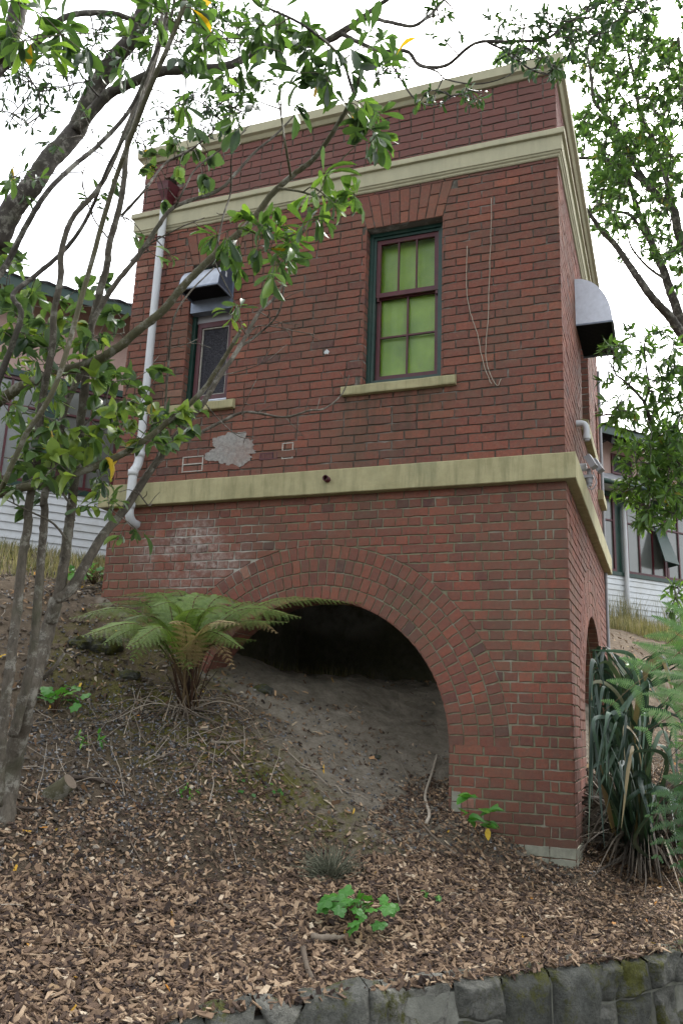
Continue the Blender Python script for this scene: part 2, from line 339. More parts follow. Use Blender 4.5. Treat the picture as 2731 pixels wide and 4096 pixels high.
def ground_z(x, y, rough=True):
    x = np.asarray(x, float); y = np.asarray(y, float)
    s = (x-AW[0])*NW[0]+(y-AW[1])*NW[1]
    z = np.interp(s, S_, Z_)
    sm = sum(np.interp(s+o, S_, Z_) for o in (-.3, -.15, .15, .3)); z = np.where(s > .35, (z+sm)/5, z)
    near = np.exp(-((x+1)**2+(y+1)**2)/120)
    # fern mound and the hollow worn through the arch
    z += .16*np.exp(-(((x+3.05)/.55)**2+((y+.75)/.45)**2))+.10*np.exp(-(((x+2.1)/.5)**2+((y+.65)/.35)**2))
    z -= .12*np.exp(-(((x+1.45)/.35)**2+((y-.1)/.6)**2))
    z += .62*np.exp(-(((x-1.35)/.62)**4+((y-1.15)/.75)**4)); z -= .06*np.exp(-(((x-.4)/.3)**2+((y-.4)/.5)**2))
    ins = (x > -4.79) & (x < 0) & (y > .2) & (y < 4.8); z = np.where(ins, z-np.clip((y-.2)/1.3, 0, 1)*np.maximum(0, z+1.72)*.92, z)
    if rough:
        a = np.clip((s-.1)/1.5, 0, 1)*near
        z += a*((vnoise(x, y, 1.3, 1)-.5)*.16+(vnoise(x, y, 3.1, 2)-.5)*.09+(vnoise(x, y, 7.3, 3)-.5)*.05+(vnoise(x, y, 17, 4)-.5)*.035)
        z += (1-near)*(vnoise(x, y, .11, 5)-.5)*1.2*np.clip((np.abs(s)-14)/20, 0, 1)
    z = np.where(s < -.04, -3.96, z)
    return z
def gz(x, y): return float(ground_z(x, y))
def on_ground(px, py):                   # where the ray through a pixel meets the ground
    v = ray(px, py); k = np.arange(.5, 60, .01); P = CAM+k[:, None]*v; g = ground_z(P[:, 0], P[:, 1]); i = int(np.argmax(P[:, 2] < g)); return P[i]
def axis(n, a, b, ext, step):
    core = np.arange(a, b, step); t = np.linspace(0, 1, n)[1:]; w = ext*(np.exp(5*t)-1)/(math.e**5-1)
    return np.concatenate([(a-w)[::-1], core, b+w])
ss = axis(30, -.6, 10.0, 380, .045); ss = np.unique(np.concatenate([ss[(ss < -.065) | (ss > -.025)], [-.055, -.03]]))
ts = axis(30, -6.0, 12.0, 380, .06)
Sg, Tg = np.meshgrid(ss, ts, indexing='ij')
GX = AW[0]+Sg*NW[0]+Tg*TW[0]; GY = AW[1]+Sg*NW[1]+Tg*TW[1]; GZ = ground_z(GX, GY)
ni, nj = GX.shape; idx = np.arange(ni*nj).reshape(ni, nj)
gm = MB(); gm.add(np.stack([GX, GY, GZ], -1).reshape(-1, 3), np.stack([idx[:-1, :-1], idx[:-1, 1:], idx[1:, 1:], idx[1:, :-1]], -1).reshape(-1, 4)[:, ::-1], .5)
go = gm.build('ground', MT['soil'], None, smooth=True); tag(go, kind='structure')
def vattr(nm, val):
    a = go.data.attributes.new(nm, 'FLOAT', 'POINT'); a.data.foreach_set('value', np.clip(val, 0, 1).astype(np.float32).ravel())
bare = np.exp(-(((GX+1.7)/.9)**2+((GY+.3)/.75)**2)*1.0)*1.3+((GX < 0) & (GX > -4.8) & (GY > -.1) & (GY < 5))*1.0
vattr('bare', bare)
moss = np.exp(-(((GX+2.9)/.8)**2+((GY+1.15)/.4)**2))*1.5+.8*np.exp(-(((GX+1.75)/.5)**2+((GY+1.0)/.25)**2))+.6*((GX+3.9)**2+(GY+.5)**2 < .8)
vattr('moss', moss); vattr('path', (Sg < -.04)*1.0)

# ------------------------------------------------------------------ brickwork
CH = .088
def clip(poly, n, d):                    # keep points with n.p >= d
    out = []
    for i in range(len(poly)):
        a = poly[i]; b = poly[(i+1) % len(poly)]; da = a@n-d; db = b@n-d
        if da >= 0: out.append(a)
        if (da >= 0) != (db >= 0): out.append(a+(b-a)*(da/(da-db)))
    return out
def area(p):
    p = np.array(p); x, y = p[:, 0], p[:, 1]; return .5*abs(np.dot(x, np.roll(y, -1))-np.dot(y, np.roll(x, -1)))
def put_brick(mb, poly, fn, r=None, j=.0042, out=0.0):
    if len(poly) < 3 or area(poly) < .0011: return
    p = np.array(poly); c = p.mean(0)
    if np.cross(p[1]-p[0], p[2]-p[1]) < 0: p = p[::-1]
    # subdivide long edges a little and jitter for worn outlines
    q = []
    for i in range(len(p)):
        a, b = p[i], p[(i+1) % len(p)]; m = max(1, int(np.linalg.norm(b-a)/.05))
        for t in range(m): q.append(a+(b-a)*t/m)
    q = np.array(q)+RNG.normal(0, j*.55, (len(q), 2)); n = len(q)
    dep = out+RNG.normal(0, .0012); inn = c+(q-c)*(1-np.minimum(.35, .005/np.maximum(np.linalg.norm(q-c, axis=1), .01)))[:, None]
    V = np.array([fn(a, b, -.02) for a, b in q]+[fn(a, b, dep-.003) for a, b in q]+[fn(a, b, dep) for a, b in inn])
    F = [[2*n+i for i in range(n)]]
    for k in (0, n):
        for i in range(n): i2 = (i+1) % n; F.append([k+i, k+i2, k+n+i2, k+n+i])
    mb.ngon(V, F, r if r is not None else float(np.clip(RNG.normal(.5, .19), 0, .99)))
def exclude(poly, holes):
    for h in holes:
        if not poly or len(poly) < 3: return []
        P = np.array(poly); c = P.mean(0)
        if h[0] == 'circ':
            _, uc, zc, R, Ri = h
            if c[1] >= zc-.001:
                v = c-np.array([uc, zc]); L = np.linalg.norm(v); v = v/L
                if (P@v).min() < R+v@np.array([uc, zc]):
                    if L < R-.15: return []
                    poly = clip([np.array(q) for q in poly], v, R+v@np.array([uc, zc]))
            else:
                if abs(c[0]-uc) < Ri-.13: return []
                sg = 1 if c[0] > uc else -1
                poly = clip([np.array(q) for q in poly], np.array([sg, 0.]), Ri+sg*uc)
        else:
            H = np.array(h[1]); best = None
            for i in range(len(H)):
                a, b = H[i], H[(i+1) % len(H)]; n = np.array([(b-a)[1], -(b-a)[0]]); n = n/np.linalg.norm(n)
                dd = c@n-a@n; 
                if best is None or dd > best[0]: best = (dd, n, a@n)
            if best[0] < -.135: return []
            if ((P@best[1])-best[2]).min() < 0: poly = clip([np.array(q) for q in poly], best[1], best[2])
    return poly
def rect_hole(u0, u1, z0, z1): return ('poly', [np.array(q) for q in ((u0, z0), (u1, z0), (u1, z1), (u0, z1))])
def lay(mb, fn, u0, u1, z0, z1, holes, bond, start=0):
    L, H, J = .25, .125, .0125; n = int(round((z1-z0)/CH)); ch = (z1-z0)/n
    for k in range(n):
        a, b = z0+k*ch+J/2, z0+(k+1)*ch-J/2; kk = k+start; seq = []
        u = u1                                                 # from the corner leftwards
        if bond == 'stretch': first = L if kk % 2 else H; body = L
        elif bond == 'english': first = (L if kk % 2 else H); body = (L if kk % 2 else H)
        else: first = random.choice((L, H)); body = None
        i = 0
        while u > u0+.02:
            if i == 0: w = first
            elif bond == 'english' and not kk % 2 and i == 1: w = .068
            elif bond == 'mixed' or (bond == 'stretch' and random.random() < .06): w = random.choice((L, L, H))
            else: w = body
            w = w*(1+RNG.normal(0, .012)); v = max(u0, u-w)
            sag = (RNG.random()-.5)*.003
            poly = [np.array(q) for q in ((v+J/2, a+sag), (u-J/2, a+sag), (u-J/2, b+sag), (v+J/2, b+sag))]
            if u == u1: poly[1][0] = poly[2][0] = u1
            if u-v > .03:
                po = exclude(poly, holes)
                if po: put_brick(mb, po, fn)
            u = v; i += 1
def ring(mb, fn, uc, zc, Ri, n=4, t=.131, only=None):
    for k in range(n):
        r0 = Ri+k*t+.004; r1 = Ri+(k+1)*t-.008; m = int(round(math.pi*(r0+r1)/2/.090))
        for i in range(m):
            a0 = math.pi*i/m+.0055/r0; a1 = math.pi*(i+1)/m-.0055/r0
            f = lambda r, a: np.array([uc+r*math.cos(a), zc+r*math.sin(a)])
            put_brick(mb, [f(r0, a0), f(r1, a0), f(r1, a1), f(r0, a1)], fn, None, .003, .001)
def flat_arch(mb, fn, u0, u1, z, h, splay, rows=1):
    n = int(round((u1-u0)/.088)); uc = (u0+u1)/2
    for i in range(n):
        def U(t, zz): base = u0+(u1-u0)*t; return base+(base-uc)*(zz/h)*(splay*2/(u1-u0))
        t0 = i/n; t1 = (i+1)/n; cut = h*(.66 if i % 2 else .34)
        for a, b in ((.004, cut-.005), (cut+.005, h-.005)):
            P = [np.array([U(t0, a)+.005, z+a]), np.array([U(t1, a)-.005, z+a]), np.array([U(t1, b)-.005, z+b]), np.array([U(t0, b)+.005, z+b])]
            put_brick(mb, P, fn, float(np.clip(RNG.normal(.66, .18), 0, .99)), .003, .001)
def arch_hole_pts(uc, zc, R, zb, n=40):
    return [(uc-R, zb)]+[(uc+R*math.cos(a), zc+R*math.sin(a)) for a in np.linspace(math.pi, 0, n)]+[(uc+R, zb)]
def slab(name, fn, outer, holes, t, mat, parent):     # flat wall with openings: outer face t0 .. back
    cu = bpy.data.curves.new('c', 'CURVE'); cu.dimensions = '2D'; cu.fill_mode = 'BOTH'; cu.extrude = .5
    for pts in [outer]+holes:
        sp = cu.splines.new('POLY'); sp.points.add(len(pts)-1); sp.use_cyclic_u = True
        for q, p in zip(sp.points, pts): q.co = (p[0], p[1], 0, 1)
    co = bpy.data.objects.new('c', cu); sc.collection.objects.link(co)
    me = bpy.data.meshes.new_from_object(co.evaluated_get(bpy.context.evaluated_depsgraph_get())); bpy.data.objects.remove(co)
    off = np.array(wloc(parent))
    for v in me.vertices:
        d = -t[0] if v.co.z > 0 else -t[1]; v.co = Vector(fn(v.co.x, v.co.y, d)-off)
    at_ = me.attributes.new('rnd', 'FLOAT', 'FACE'); me.materials.clear(); me.materials.append(mat)
    bm = bmesh.new(); bm.from_mesh(me); bmesh.ops.remove_doubles(bm, verts=bm.verts, dist=.0002); bmesh.ops.recalc_face_normals(bm, faces=bm.faces); bm.to_mesh(me); bm.free()
    o = bpy.data.objects.new(name, me); return link(o, parent)

W_, D_ = 4.79, 4.81
B = thing('brick_building', (-2.4, 2.4, -3.4), 'small square red brick building on arched base with ochre bands, on the slope', 'building')
fF = lambda u, z, d: np.array([u, -d, z])            # front, u=x, d outward
fR = lambda u, z, d: np.array([d, -u, z])            # right face; u=-y so the near corner is u=0, wall runs to u=-D
fL = lambda u, z, d: np.array([-W_-d, -u, z])
fB = lambda u, z, d: np.array([u, D_+d, z])
AC = (-2.33, -2.30, 1.29); AR = (-2.45, -2.22, 1.32)     # arches: centre u, centre z, radius
WR = (-1.95, -1.14, 1.13, 2.865); WL = (-4.02, -3.47, 1.13, 2.80)
RW1 = (-3.05, -1.95, 1.22, 2.75); RW2 = (-4.42, -4.05, 1.0, 2.3)
ZL0, ZL1, ZU0, ZU1, ZC0, ZC1 = 0.0, .26, 3.32, 3.57, 4.24, 4.40
tr = lambda h, sp, up: ('poly', [np.array(q) for q in ((h[0]-.005, h[3]), (h[1]+.005, h[3]), (h[1]+sp, h[3]+up), (h[0]-sp, h[3]+up))])
hf = [rect_hole(*WR), rect_hole(*WL), tr(WR, .11, .40), tr(WL, .11, .38)]
wb = MB()
lay(wb, fF, -W_, 0, -3.6, ZL0+.01, [('circ', AC[0], AC[1], AC[2]+4*.131, AC[2])], 'english', 1)
lay(wb, fF, -W_, 0, ZL1-.01, ZU0+.02, hf, 'stretch')
lay(wb, fF, -W_, 0, ZU1-.01, ZC0+.02, [rect_hole(-4.50, -4.34, 3.86, 4.03)], 'mixed')
wall_front = wb.build('wall', MT['brick'], B)
wall_front['label'] = 'front brick face with two windows and the large arch'
wr = MB()
lay(wr, fR, -D_, -.001, -3.6, ZL0+.01, [('circ', AR[0], AR[1], AR[2]+4*.131, AR[2])], 'english', 0)
lay(wr, fR, -D_, -.001, ZL1-.01, ZU0+.02, [rect_hole(*RW1), rect_hole(*RW2)], 'stretch', 1)
lay(wr, fR, -D_, -.001, ZU1-.01, ZC0+.02, [], 'mixed', 1)
wr.build('wall', MT['brick'], B)
wl = MB(); lay(wl, fL, -D_, -.001, -1.6, ZC0+.02, [], 'stretch', 1); lay(wl, fB, -W_, 0, -1.6, ZC0+.02, [], 'stretch', 1); wl.build('wall', MT['brick'], B)
ra = MB(); ring(ra, fF, *AC); ra.build('arch_ring', MT['brick'], B)
ra = MB(); ring(ra, fR, *AR); ra.build('arch_ring', MT['brick'], B)
for w_, up in ((WR, .40), (WL, .38)):
    fa = MB(); flat_arch(fa, fF, w_[0], w_[1], w_[3], up, .11); fa.build('window_arch', MT['brick'], B)
M_ = .010
rh = lambda h: [(h[0], h[2]), (h[1], h[2]), (h[1], h[3]), (h[0], h[3])]
slab('wall_core', fF, [(-W_+M_, -3.7), (-M_, -3.7), (-M_, ZC0), (-W_+M_, ZC0)], [arch_hole_pts(AC[0], AC[1], AC[2], -3.69), rh(WR), rh(WL), rh((-4.50, -4.34, 3.86, 4.03))], (M_, .35), MT['mortar'], B)
slab('wall_core', fR, [(-D_+.351, -3.7), (-.351, -3.7), (-.351, ZC0), (-D_+.351, ZC0)], [arch_hole_pts(AR[0], AR[1], AR[2], -3.69), rh(RW1), rh(RW2)], (M_, .35), MT['mortar'], B)
m = MB(); m.b2((-W_+M_, .351, -3.7), (-W_+.35, D_-.351, ZC0)); m.b2((-W_+M_, D_-.35, -3.7), (-M_, D_-M_, ZC0)); m.build('wall_core', MT['mortar'], B)
# reveals faced with brick (window jambs, arch soffits)
rv = MB()
def reveal(rv, fn, h, depth, side):
    z = h[2]; i = 0
    while z < h[3]-.02:
        b = min(z+CH-.01, h[3])
        for u, sg in (((h[0], 1), (h[1], -1))[side],):
            dd = depth if i % 2 else depth*.5
            g = lambda a, c, o, u=u, sg=sg: fn(u+sg*(o+.0035), c, -a)
            put_brick(rv, [np.array(q) for q in ((.002, z+.003), (dd-.005, z+.003), (dd-.005, b), (.002, b))], g)
            if not i % 2: put_brick(rv, [np.array(q) for q in ((dd+.005, z+.003), (depth, z+.003), (depth, b), (dd+.005, b))], g)
        z += CH; i += 1
for fn, h in ((fF, WR), (fF, WL), (fR, RW1), (fR, RW2)): 
    for sd2 in (0, 1): rv = MB(); reveal(rv, fn, h, .11 if fn is fF else .2, sd2); rv.build('window_reveal', MT['brick'], B)
for fn, (uc, zc, R) in ((fF, AC), (fR, AR)):
    m_ = 44; rv = MB()
    for i in range(m_):
        a0 = math.pi*i/m_+.004; a1 = math.pi*(i+1)/m_-.004
        for d0, d1 in ((.003, .11), (.12, .23), (.24, .349)):
            V = [fn(uc+(R-o)*math.cos(a), zc+(R-o)*math.sin(a), -d) for o in (-.015, .004) for a in (a0, a1) for d in (d0, d1)]
            rv.add(V, [[0, 1, 3, 2], [4, 6, 7, 5], [0, 4, 5, 1], [2, 3, 7, 6], [0, 2, 6, 4], [1, 5, 7, 3]], float(np.clip(RNG.normal(.45, .2), 0, .99)))
    rv.build('arch_soffit', MT['brick'], B)
# inside: floor slab above the undercroft, flat roof
m = MB(); m.b2((-W_+.351, .351, -.15), (-.351, D_-.351, .05)); m.build('floor_slab', MT['concrete'], B)
m = MB(); m.b2((-W_+.351, .351, 3.75), (-.351, D_-.351, 3.9)); m.build('roof', MT['felt'], B)
m = MB(); m.b2((-W_+.5, .55, .06), (-.5, .60, 3.7)); m.build('inner_wall', MT['black'], B)
# projecting bands: profile (outward, z) swept round the four sides
def band(name, prof, mat=MT['band'], rough=.0022):
    m = MB(); n = len(prof); corners = [(-W_, 0, -1, -1), (0, 0, 1, -1), (0, D_, 1, 1), (-W_, D_, -1, 1)]
    V = []; cnt = []
    for c in range(4):
        x0, y0, sx0, sy0 = corners[c]; x1, y1, sx1, sy1 = corners[(c+1) % 4]; N = 40 if c < 2 else 4
        for i in range(N):
            t = i/N
            for (p, z) in prof:
                o = (vnoise(i*1.0+c*50, z*30, 1.0, 9)-.5)*rough*2 if i else 0
                x = (x0+sx0*p)*(1-t)+(x1+sx1*p)*t; y = (y0+sy0*p)*(1-t)+(y1+sy1*p)*t
                if c % 2 == 0: y += o*sy0
                else: x += o*sx0
                V.append((x, y, z+o*.6))
    m_ = len(V)//n; F = []
    for i in range(m_):
        j = (i+1) % m_
        for k in range(n): k2 = (k+1) % n; F.append([i*n+k, j*n+k, j*n+k2, i*n+k2])
    m.add(V, F, .5); return m.build(name, mat, B)
band('lower_band', [(-.04, -.0), (.086, -.0), (.093, .006), (.095, .232), (.09, .240), (.0, .262), (-.04, .262)])
band('upper_band', [(-.04, 3.345), (.048, 3.345), (.05, 3.35), (.05, 3.50), (.078, 3.505), (.08, 3.515), (.08, 3.56), (.07, 3.57), (-.04, 3.60)])
band('band_moulding', [(-.04, 3.29), (.012, 3.29), (.02, 3.30), (.022, 3.315), (.035, 3.325), (.04, 3.3449), (-.04, 3.3449)])
band('coping', [(-.20, 4.262), (.018, 4.262), (.025, 4.27), (.045, 4.30), (.08, 4.315), (.082, 4.42), (.07, 4.43), (-.20, 4.45)])
m = MB(); m.tube(smooth_path([(-3.34, -.0985, .15), (-3.25, -.0985, .17), (-3.2, -.0985, .1)], 3), .003, 6)
# sills
def sill(fn, u0, u1, z0, z1, out):
    m = MB(); pr = [(.02, z0), (-out, z0), (-out-.004, z0+.01), (-out-.004, z1-.03), (-out, z1-.02), (.0, z1)]
    N = 10; V = []
    for i in range(N+1):
        u = u0+(u1-u0)*i/N
        for d, z in pr: o = RNG.normal(0, .0013); V.append(fn(u, z+o, -d+(o if d < 0 else 0)))
    n = len(pr); F = [[i*n+k, (i+1)*n+k, (i+1)*n+(k+1) % n, i*n+(k+1) % n] for i in range(N) for k in range(n)]
    m.add(V, F, .5); m.ngon(V[:n], [list(range(n))[::-1]], .5); m.ngon(V[-n:], [list(range(n))], .5); return m.build('window_sill', MT['band'], B)
sill(fF, -2.15, -.99, 1.015, 1.125, .055); sill(fF, -4.24, -3.355, 1.015, 1.125, .055)
sill(fR, -3.25, -1.75, 1.08, 1.215, .07); sill(fR, -4.60, -3.95, .86, .995, .07)
# concrete footing exposed at the corner
m = MB()
def footing(mb, fn, u0, u1, zt):
    u = u0
    while u < u1-.05:
        w = random.choice((.25, .13, .2)); v = min(u+w, u1)
        for r_ in range(3):
            top = zt-.088*r_-.01; g = RNG.random()
            put_brick(mb, [np.array(q) for q in ((u+.004, top-.078), (v-.004, top-.078), (v-.004, top), (u+.004, top))], fn, .5, .004, .006)
        u = v
for a_ in ((fF, -.66, -.0, -3.04), (fF, -1.02, -.93, -2.66), (fR, -.6, -.001, -3.04)): m = MB(); footing(m, *a_); m.build('footing', MT['concrete'], B)

# windows
def bar(mb, fn, u0, u1, z0, z1, d0, d1): 
    V = [fn(u, z, -d) for u in (u0, u1) for z in (z0, z1) for d in (d0, d1)]
    mb.add(V, [[0, 1, 3, 2], [4, 6, 7, 5], [0, 4, 5, 1], [2, 3, 7, 6], [0, 2, 6, 4], [1, 5, 7, 3]])
def rectframe(mb, fn, u0, u1, z0, z1, w, d0, d1, wb_=None, wt=None):
    wb_ = wb_ or w; wt = wt or w
    bar(mb, fn, u0, u0+w, z0, z1, d0, d1); bar(mb, fn, u1-w, u1, z0, z1, d0, d1)
    bar(mb, fn, u0+w, u1-w, z0, z0+wb_, d0+.001, d1-.001); bar(mb, fn, u0+w, u1-w, z1-wt, z1, d0+.001, d1-.001)
wn = thing_child = bpy.data.objects.new('window', None); wn.location = (WR[0]-B.location.x, .1-B.location.y, WR[2]-B.location.z); link(wn, B)
wn['label'] = 'sash window with a yellow-green blind behind five lights'
m = MB(); rectframe(m, fF, WR[0]+.001, WR[1]-.001, WR[2]+.001, WR[3]-.001, .042, .105, .19, .05, .04)
rectframe(m, fF, WR[0]+.043, WR[1]-.043, WR[2]+.052, WR[3]-.042, .03, .125, .20)
m.build('frame', MT['green'], wn)
zm = 2.155
m = MB(); u0, u1 = WR[0]+.075, WR[1]-.075
rectframe(m, fF, u0, u1, zm-.02, WR[3]-.075, .042, .14, .175, .05, .045)
for t in (1/3, 2/3): uu = u0+.042+(u1-u0-.084)*t; bar(m, fF, uu-.008, uu+.008, zm+.03, WR[3]-.12, .145, .17)
for uu in (u0+.01, u1-.03): bar(m, fF, uu, uu+.022, zm-.06, zm-.02, .145, .17)
m.build('sash', MT['maroon'], wn)
m = MB(); rectframe(m, fF, u0+.001, u1-.001, WR[2]+.085, zm-.0, .042, .18, .215, .06, .03)
uu = (u0+u1)/2; bar(m, fF, uu-.009, uu+.009, WR[2]+.14, zm-.03, .185, .21); zz = 1.70; bar(m, fF, u0+.042, u1-.042, zz-.009, zz+.009, .186, .209)
m.build('sash', MT['maroon'], wn)
m = MB(); N = 24
V = [fF(u0-.02+(u1-u0+.04)*i/N, z, -(.235+.003*math.sin(i*.7+j*.8)+.0015*math.sin(i*1.9))) for j, z in enumerate((WR[2]+.05, 1.5, 2.0, 2.4, WR[3]-.05)) for i in range(N+1)]
m.add(V, [[j*(N+1)+i, j*(N+1)+i+1, (j+1)*(N+1)+i+1, (j+1)*(N+1)+i] for j in range(4) for i in range(N)], .5); m.build('blind', MT['blind'], wn, True)
k_ = NT('clear_pane'); k_.fin((.9, .95, .9), .05, .5); k_.p.inputs['Transmission Weight'].default_value = 1.0; k_.p.inputs['IOR'].default_value = 1.02
gl = NT('thin_glass'); tp = gl.n('ShaderNodeBsdfTransparent'); gg = gl.n('ShaderNodeBsdfGlossy', Roughness=.04); fr = gl.n('ShaderNodeFresnel', IOR=1.12)
mx = gl.n('ShaderNodeMixShader'); gl.l(fr.outputs[0], mx.inputs[0]); gl.l(tp.outputs[0], mx.inputs[1]); gl.l(gg.outputs[0], mx.inputs[2]); gl.l(mx.outputs[0], gl.out.inputs[0]); MT['pane'] = gl.m
m = MB(); bar(m, fF, u0+.03, u1-.03, zm+.02, WR[3]-.1, .157, .160); bar(m, fF, u0+.03, u1-.03, WR[2]+.12, zm-.02, .196, .199); m.build('pane', MT['pane'], wn)
# left window: narrow, hooded extractor above a textured pane
wn2 = bpy.data.objects.new('window', None); wn2.location = (WL[0]-B.location.x, .1-B.location.y, WL[2]-B.location.z); link(wn2, B)
wn2['label'] = 'narrow window with a dark textured pane below the extractor hood'
m = MB(); rectframe(m, fF, WL[0]+.001, WL[1]-.001, WL[2]+.001, WL[3]-.001, .045, .09, .19, .05, .04); m.build('frame', MT['green'], wn2)
m = MB(); bar(m, fF, WL[0]+.047, WL[1]-.047, WL[2]-.004+.052, WL[2]+.06, .088, .10); bar(m, fF, WL[0]+.0, WL[1]-.0, WL[2]+.0, WL[2]+.012, .02, .1); m.build('sill_flashing', MT['galv'], wn2)
m = MB(); rectframe(m, fF, WL[0]+.06, WL[1]-.05, WL[2]+.06, 2.13, .05, .125, .17, .07, .06); m.build('sash', MT['maroon'], wn2)
m = MB(); rectframe(m, fF, WL[0]+.112, WL[1]-.102, WL[2]+.132, 2.068, .012, .14, .16); m.build('putty_edge', MT['putty'], wn2)
m = MB(); bar(m, fF, WL[0]+.11, WL[1]-.1, WL[2]+.13, 2.07, .158, .163)
k_ = NT('textured_glass'); vo = k_.n('ShaderNodeTexVoronoi', Scale=70.0); k_.l(k_.pos(), vo.inputs['Vector']); k_.bump(vo.outputs['Distance'], .8, .01); MT['tglass'] = k_.fin((.018, .018, .024), .35, .3)
m.build('pane', MT['tglass'], wn2)
m = MB(); bar(m, fF, WL[0]+.046, WL[1]-.046, 2.13, WL[3]-.045, .13, .15); m.build('mounting_board', MT['grey'], wn2)
# side windows
for h, nm in ((RW1, 'near side window, deep in its opening'), (RW2, 'far side window, small')):
    w3 = bpy.data.objects.new('window', None); w3.location = (-.2-B.location.x, -h[1]-B.location.y, h[2]-B.location.z); link(w3, B); w3['label'] = nm
    m = MB(); rectframe(m, fR, h[0]+.001, h[1]-.001, h[2]+.001, h[3]-.001, .05, .17, .25); m.build('frame', MT['green'], w3)
    m = MB(); rectframe(m, fR, h[0]+.052, h[1]-.052, h[2]+.052, h[3]-.052, .045, .19, .23); bar(m, fR, h[0]+.1, h[1]-.1, (h[2]+h[3])/2-.02, (h[2]+h[3])/2+.02, .191, .229); m.build('sash', MT['maroon'], w3)
    m = MB(); bar(m, fR, h[0]+.09, h[1]-.09, h[2]+.09, h[3]-.09, .207, .212); m.build('pane', MT['glassd'], w3)

# hoods, pipes, grilles fixed to the building
def hood(name, fn, u0, u1, z0, z1, out, label, depth0=0.0):
    c = fn((u0+u1)/2, z1, 0); t = thing(name, c, label, 'exhaust hood')
    m = MB(); N = 14; H = z1-z0; R_ = H
    pr = [(-depth0, z1)]+[(out*math.sin(a), z0+H*math.cos(a)) for a in np.linspace(0, math.pi/2, N)]
    pr[0] = (-depth0, z1)
    V = [fn(u, z, d) for u in (u0, u1) for d, z in pr]; n = len(pr)
    m.add(V, [[i, i+1, n+i+1, n+i] for i in range(n-1)], .5); m.build('cover', MT['galv'] if 'large' in label else MT['galvm'], t, True)
    m = MB()
    for u in (u0, u1):
        du = .006 if u == u1 else -.006
        P = [fn(u, z0, -depth0)]+[fn(u, z, d) for d, z in pr]
        P2 = [fn(u+du, z0, -depth0)]+[fn(u+du, z, d) for d, z in pr]; k = len(P)
        m.ngon(P+P2, [list(range(k)), list(range(k, 2*k))[::-1]]+[[i, (i+1) % k, k+(i+1) % k, k+i] for i in range(k)], .5)
        m.build('side_panel', MT['galv'] if 'large' in label else MT['blued'], t); m = MB()
    m = MB(); bar(m, fn, u0, u1, z0-.018, z0-.001, -out-.012, -out+.01); bar(m, fn, u0-.006, u0+.008, z0-.018, z0-.001, -out+.01, depth0); bar(m, fn, u1-.008, u1+.006, z0-.018, z0-.001, -out+.01, depth0); m.build('rim', MT['galvd'], t)
    m = MB(); nn = 26
    for i in range(nn): uu = u0+.012+(u1-u0-.024)*i/(nn-1); bar(m, fn, uu-.003, uu+.003, z0+.004, z0+.02, -out+.015, depth0)
    bar(m, fn, u0+.01, u1-.01, z0+.024, z0+.03, -out+.03, depth0); m.build('louvre', MT['black'], t)
    return t
h1 = hood('exhaust_hood', fR, -2.36, -1.47, 2.21, 2.76, .385, 'large silver quarter-round exhaust hood high on the side wall')
h2 = hood('exhaust_hood', fF, -3.98, -3.50, 2.34, 2.66, .30, 'small steel extractor hood filling the top of the narrow front window', -.0)
m = MB(); bar(m, fF, -3.485, -3.4795, 2.50, 2.545, -.13, -.10); 
m2 = MB(); m2.b2((-3.493, -.17, 2.49), (-3.4905, -.135, 2.55)); m2.build('sticker', MT['white'], h2)
m = MB(); bar(m, fF, -4.0, -3.475, 2.28, 2.70, .0, .012); bar(m, fF, -4.0, -3.475, 2.20, 2.28, .0, .10); m.build('back_plate', MT['galvd'], h2)
# rainwater head and downpipe
dpb = at_y(290, 1120, -.09); ux, uz = -4.43, 3.57
m = MB(); xs = -4.41
V = []
for z, h, d in ((3.85, .125, .17), (3.82, .12, .16), (3.76, .105, .145), (3.66, .055, .105), (3.60, .045, .09)):
    V += [(xs-h, -.012, z), (xs+h, -.012, z), (xs+h*.62, -.012-d, z), (xs-h*.62, -.012-d, z)]
F = [[4*i+j, 4*i+(j+1) % 4, 4*i+4+(j+1) % 4, 4*i+4+j] for i in range(4) for j in range(4)]+[[16, 17, 18, 19], [3, 2, 1, 0]]
m.add(V, F); m.build('rainwater_head', MT['maroon'], B)
m = MB(); m.tube(smooth_path([(xs, -.09, 3.62), (xs, -.10, 3.5), (xs, -.10, 3.3), (xs+.0, -.10, 2.0), (xs-.0, -.10, .85), (xs, -.10, .62)], 4), .043, 14)
m.tube(smooth_path([(xs, -.10, .75), (xs, -.10, .52), (xs-.01, -.115, .42), (xs-.02, -.15, .36), (xs-.02, -.155, .25), (xs-.02, -.155, -.05), (xs-.02, -.14, -.13), (xs-.02, -.08, -.18), (xs-.02, .02, -.19)], 5), .047, 14)
for z in (.56, .34, -.02): m.tube([(xs-.0 if z > .5 else xs-.02, -.10 if z > .5 else -.155, z-.03), (xs if z > .5 else xs-.02, -.10 if z > .5 else -.155, z+.03)], .055, 14)
m.build('downpipe', MT['pvc'], B, True)
for z in (3.15, 1.2): m = MB(); m.tube([(xs+.05*math.cos(a), -.10+.05*math.sin(a), z) for a in np.linspace(0, 2*math.pi, 15)], .006, 6); m.build('pipe_bracket', MT['maroon'], B)
def grille(u, z, w=.2, h=.075):
    m = MB(); rectframe(m, fF, u-w/2, u+w/2, z-h/2, z+h/2, .01, -.004, .02)
    for i in range(9): uu = u-w/2+.02+(w-.04)*i/8; bar(m, fF, uu-.005, uu+.005, z-h/2+.01, z+h/2-.01, -.001, .01)
    m.build('air_grille', MT['maroon'], B)
    m = MB(); bar(m, fF, u-w/2+.01, u+w/2-.01, z-h/2+.01, z+h/2-.01, .002, .006); return m.build('grille_backing', MT['black'], B)
grille(-2.93, .46); g_ = at_y(700, 492, 0); grille(g_[0], g_[2])
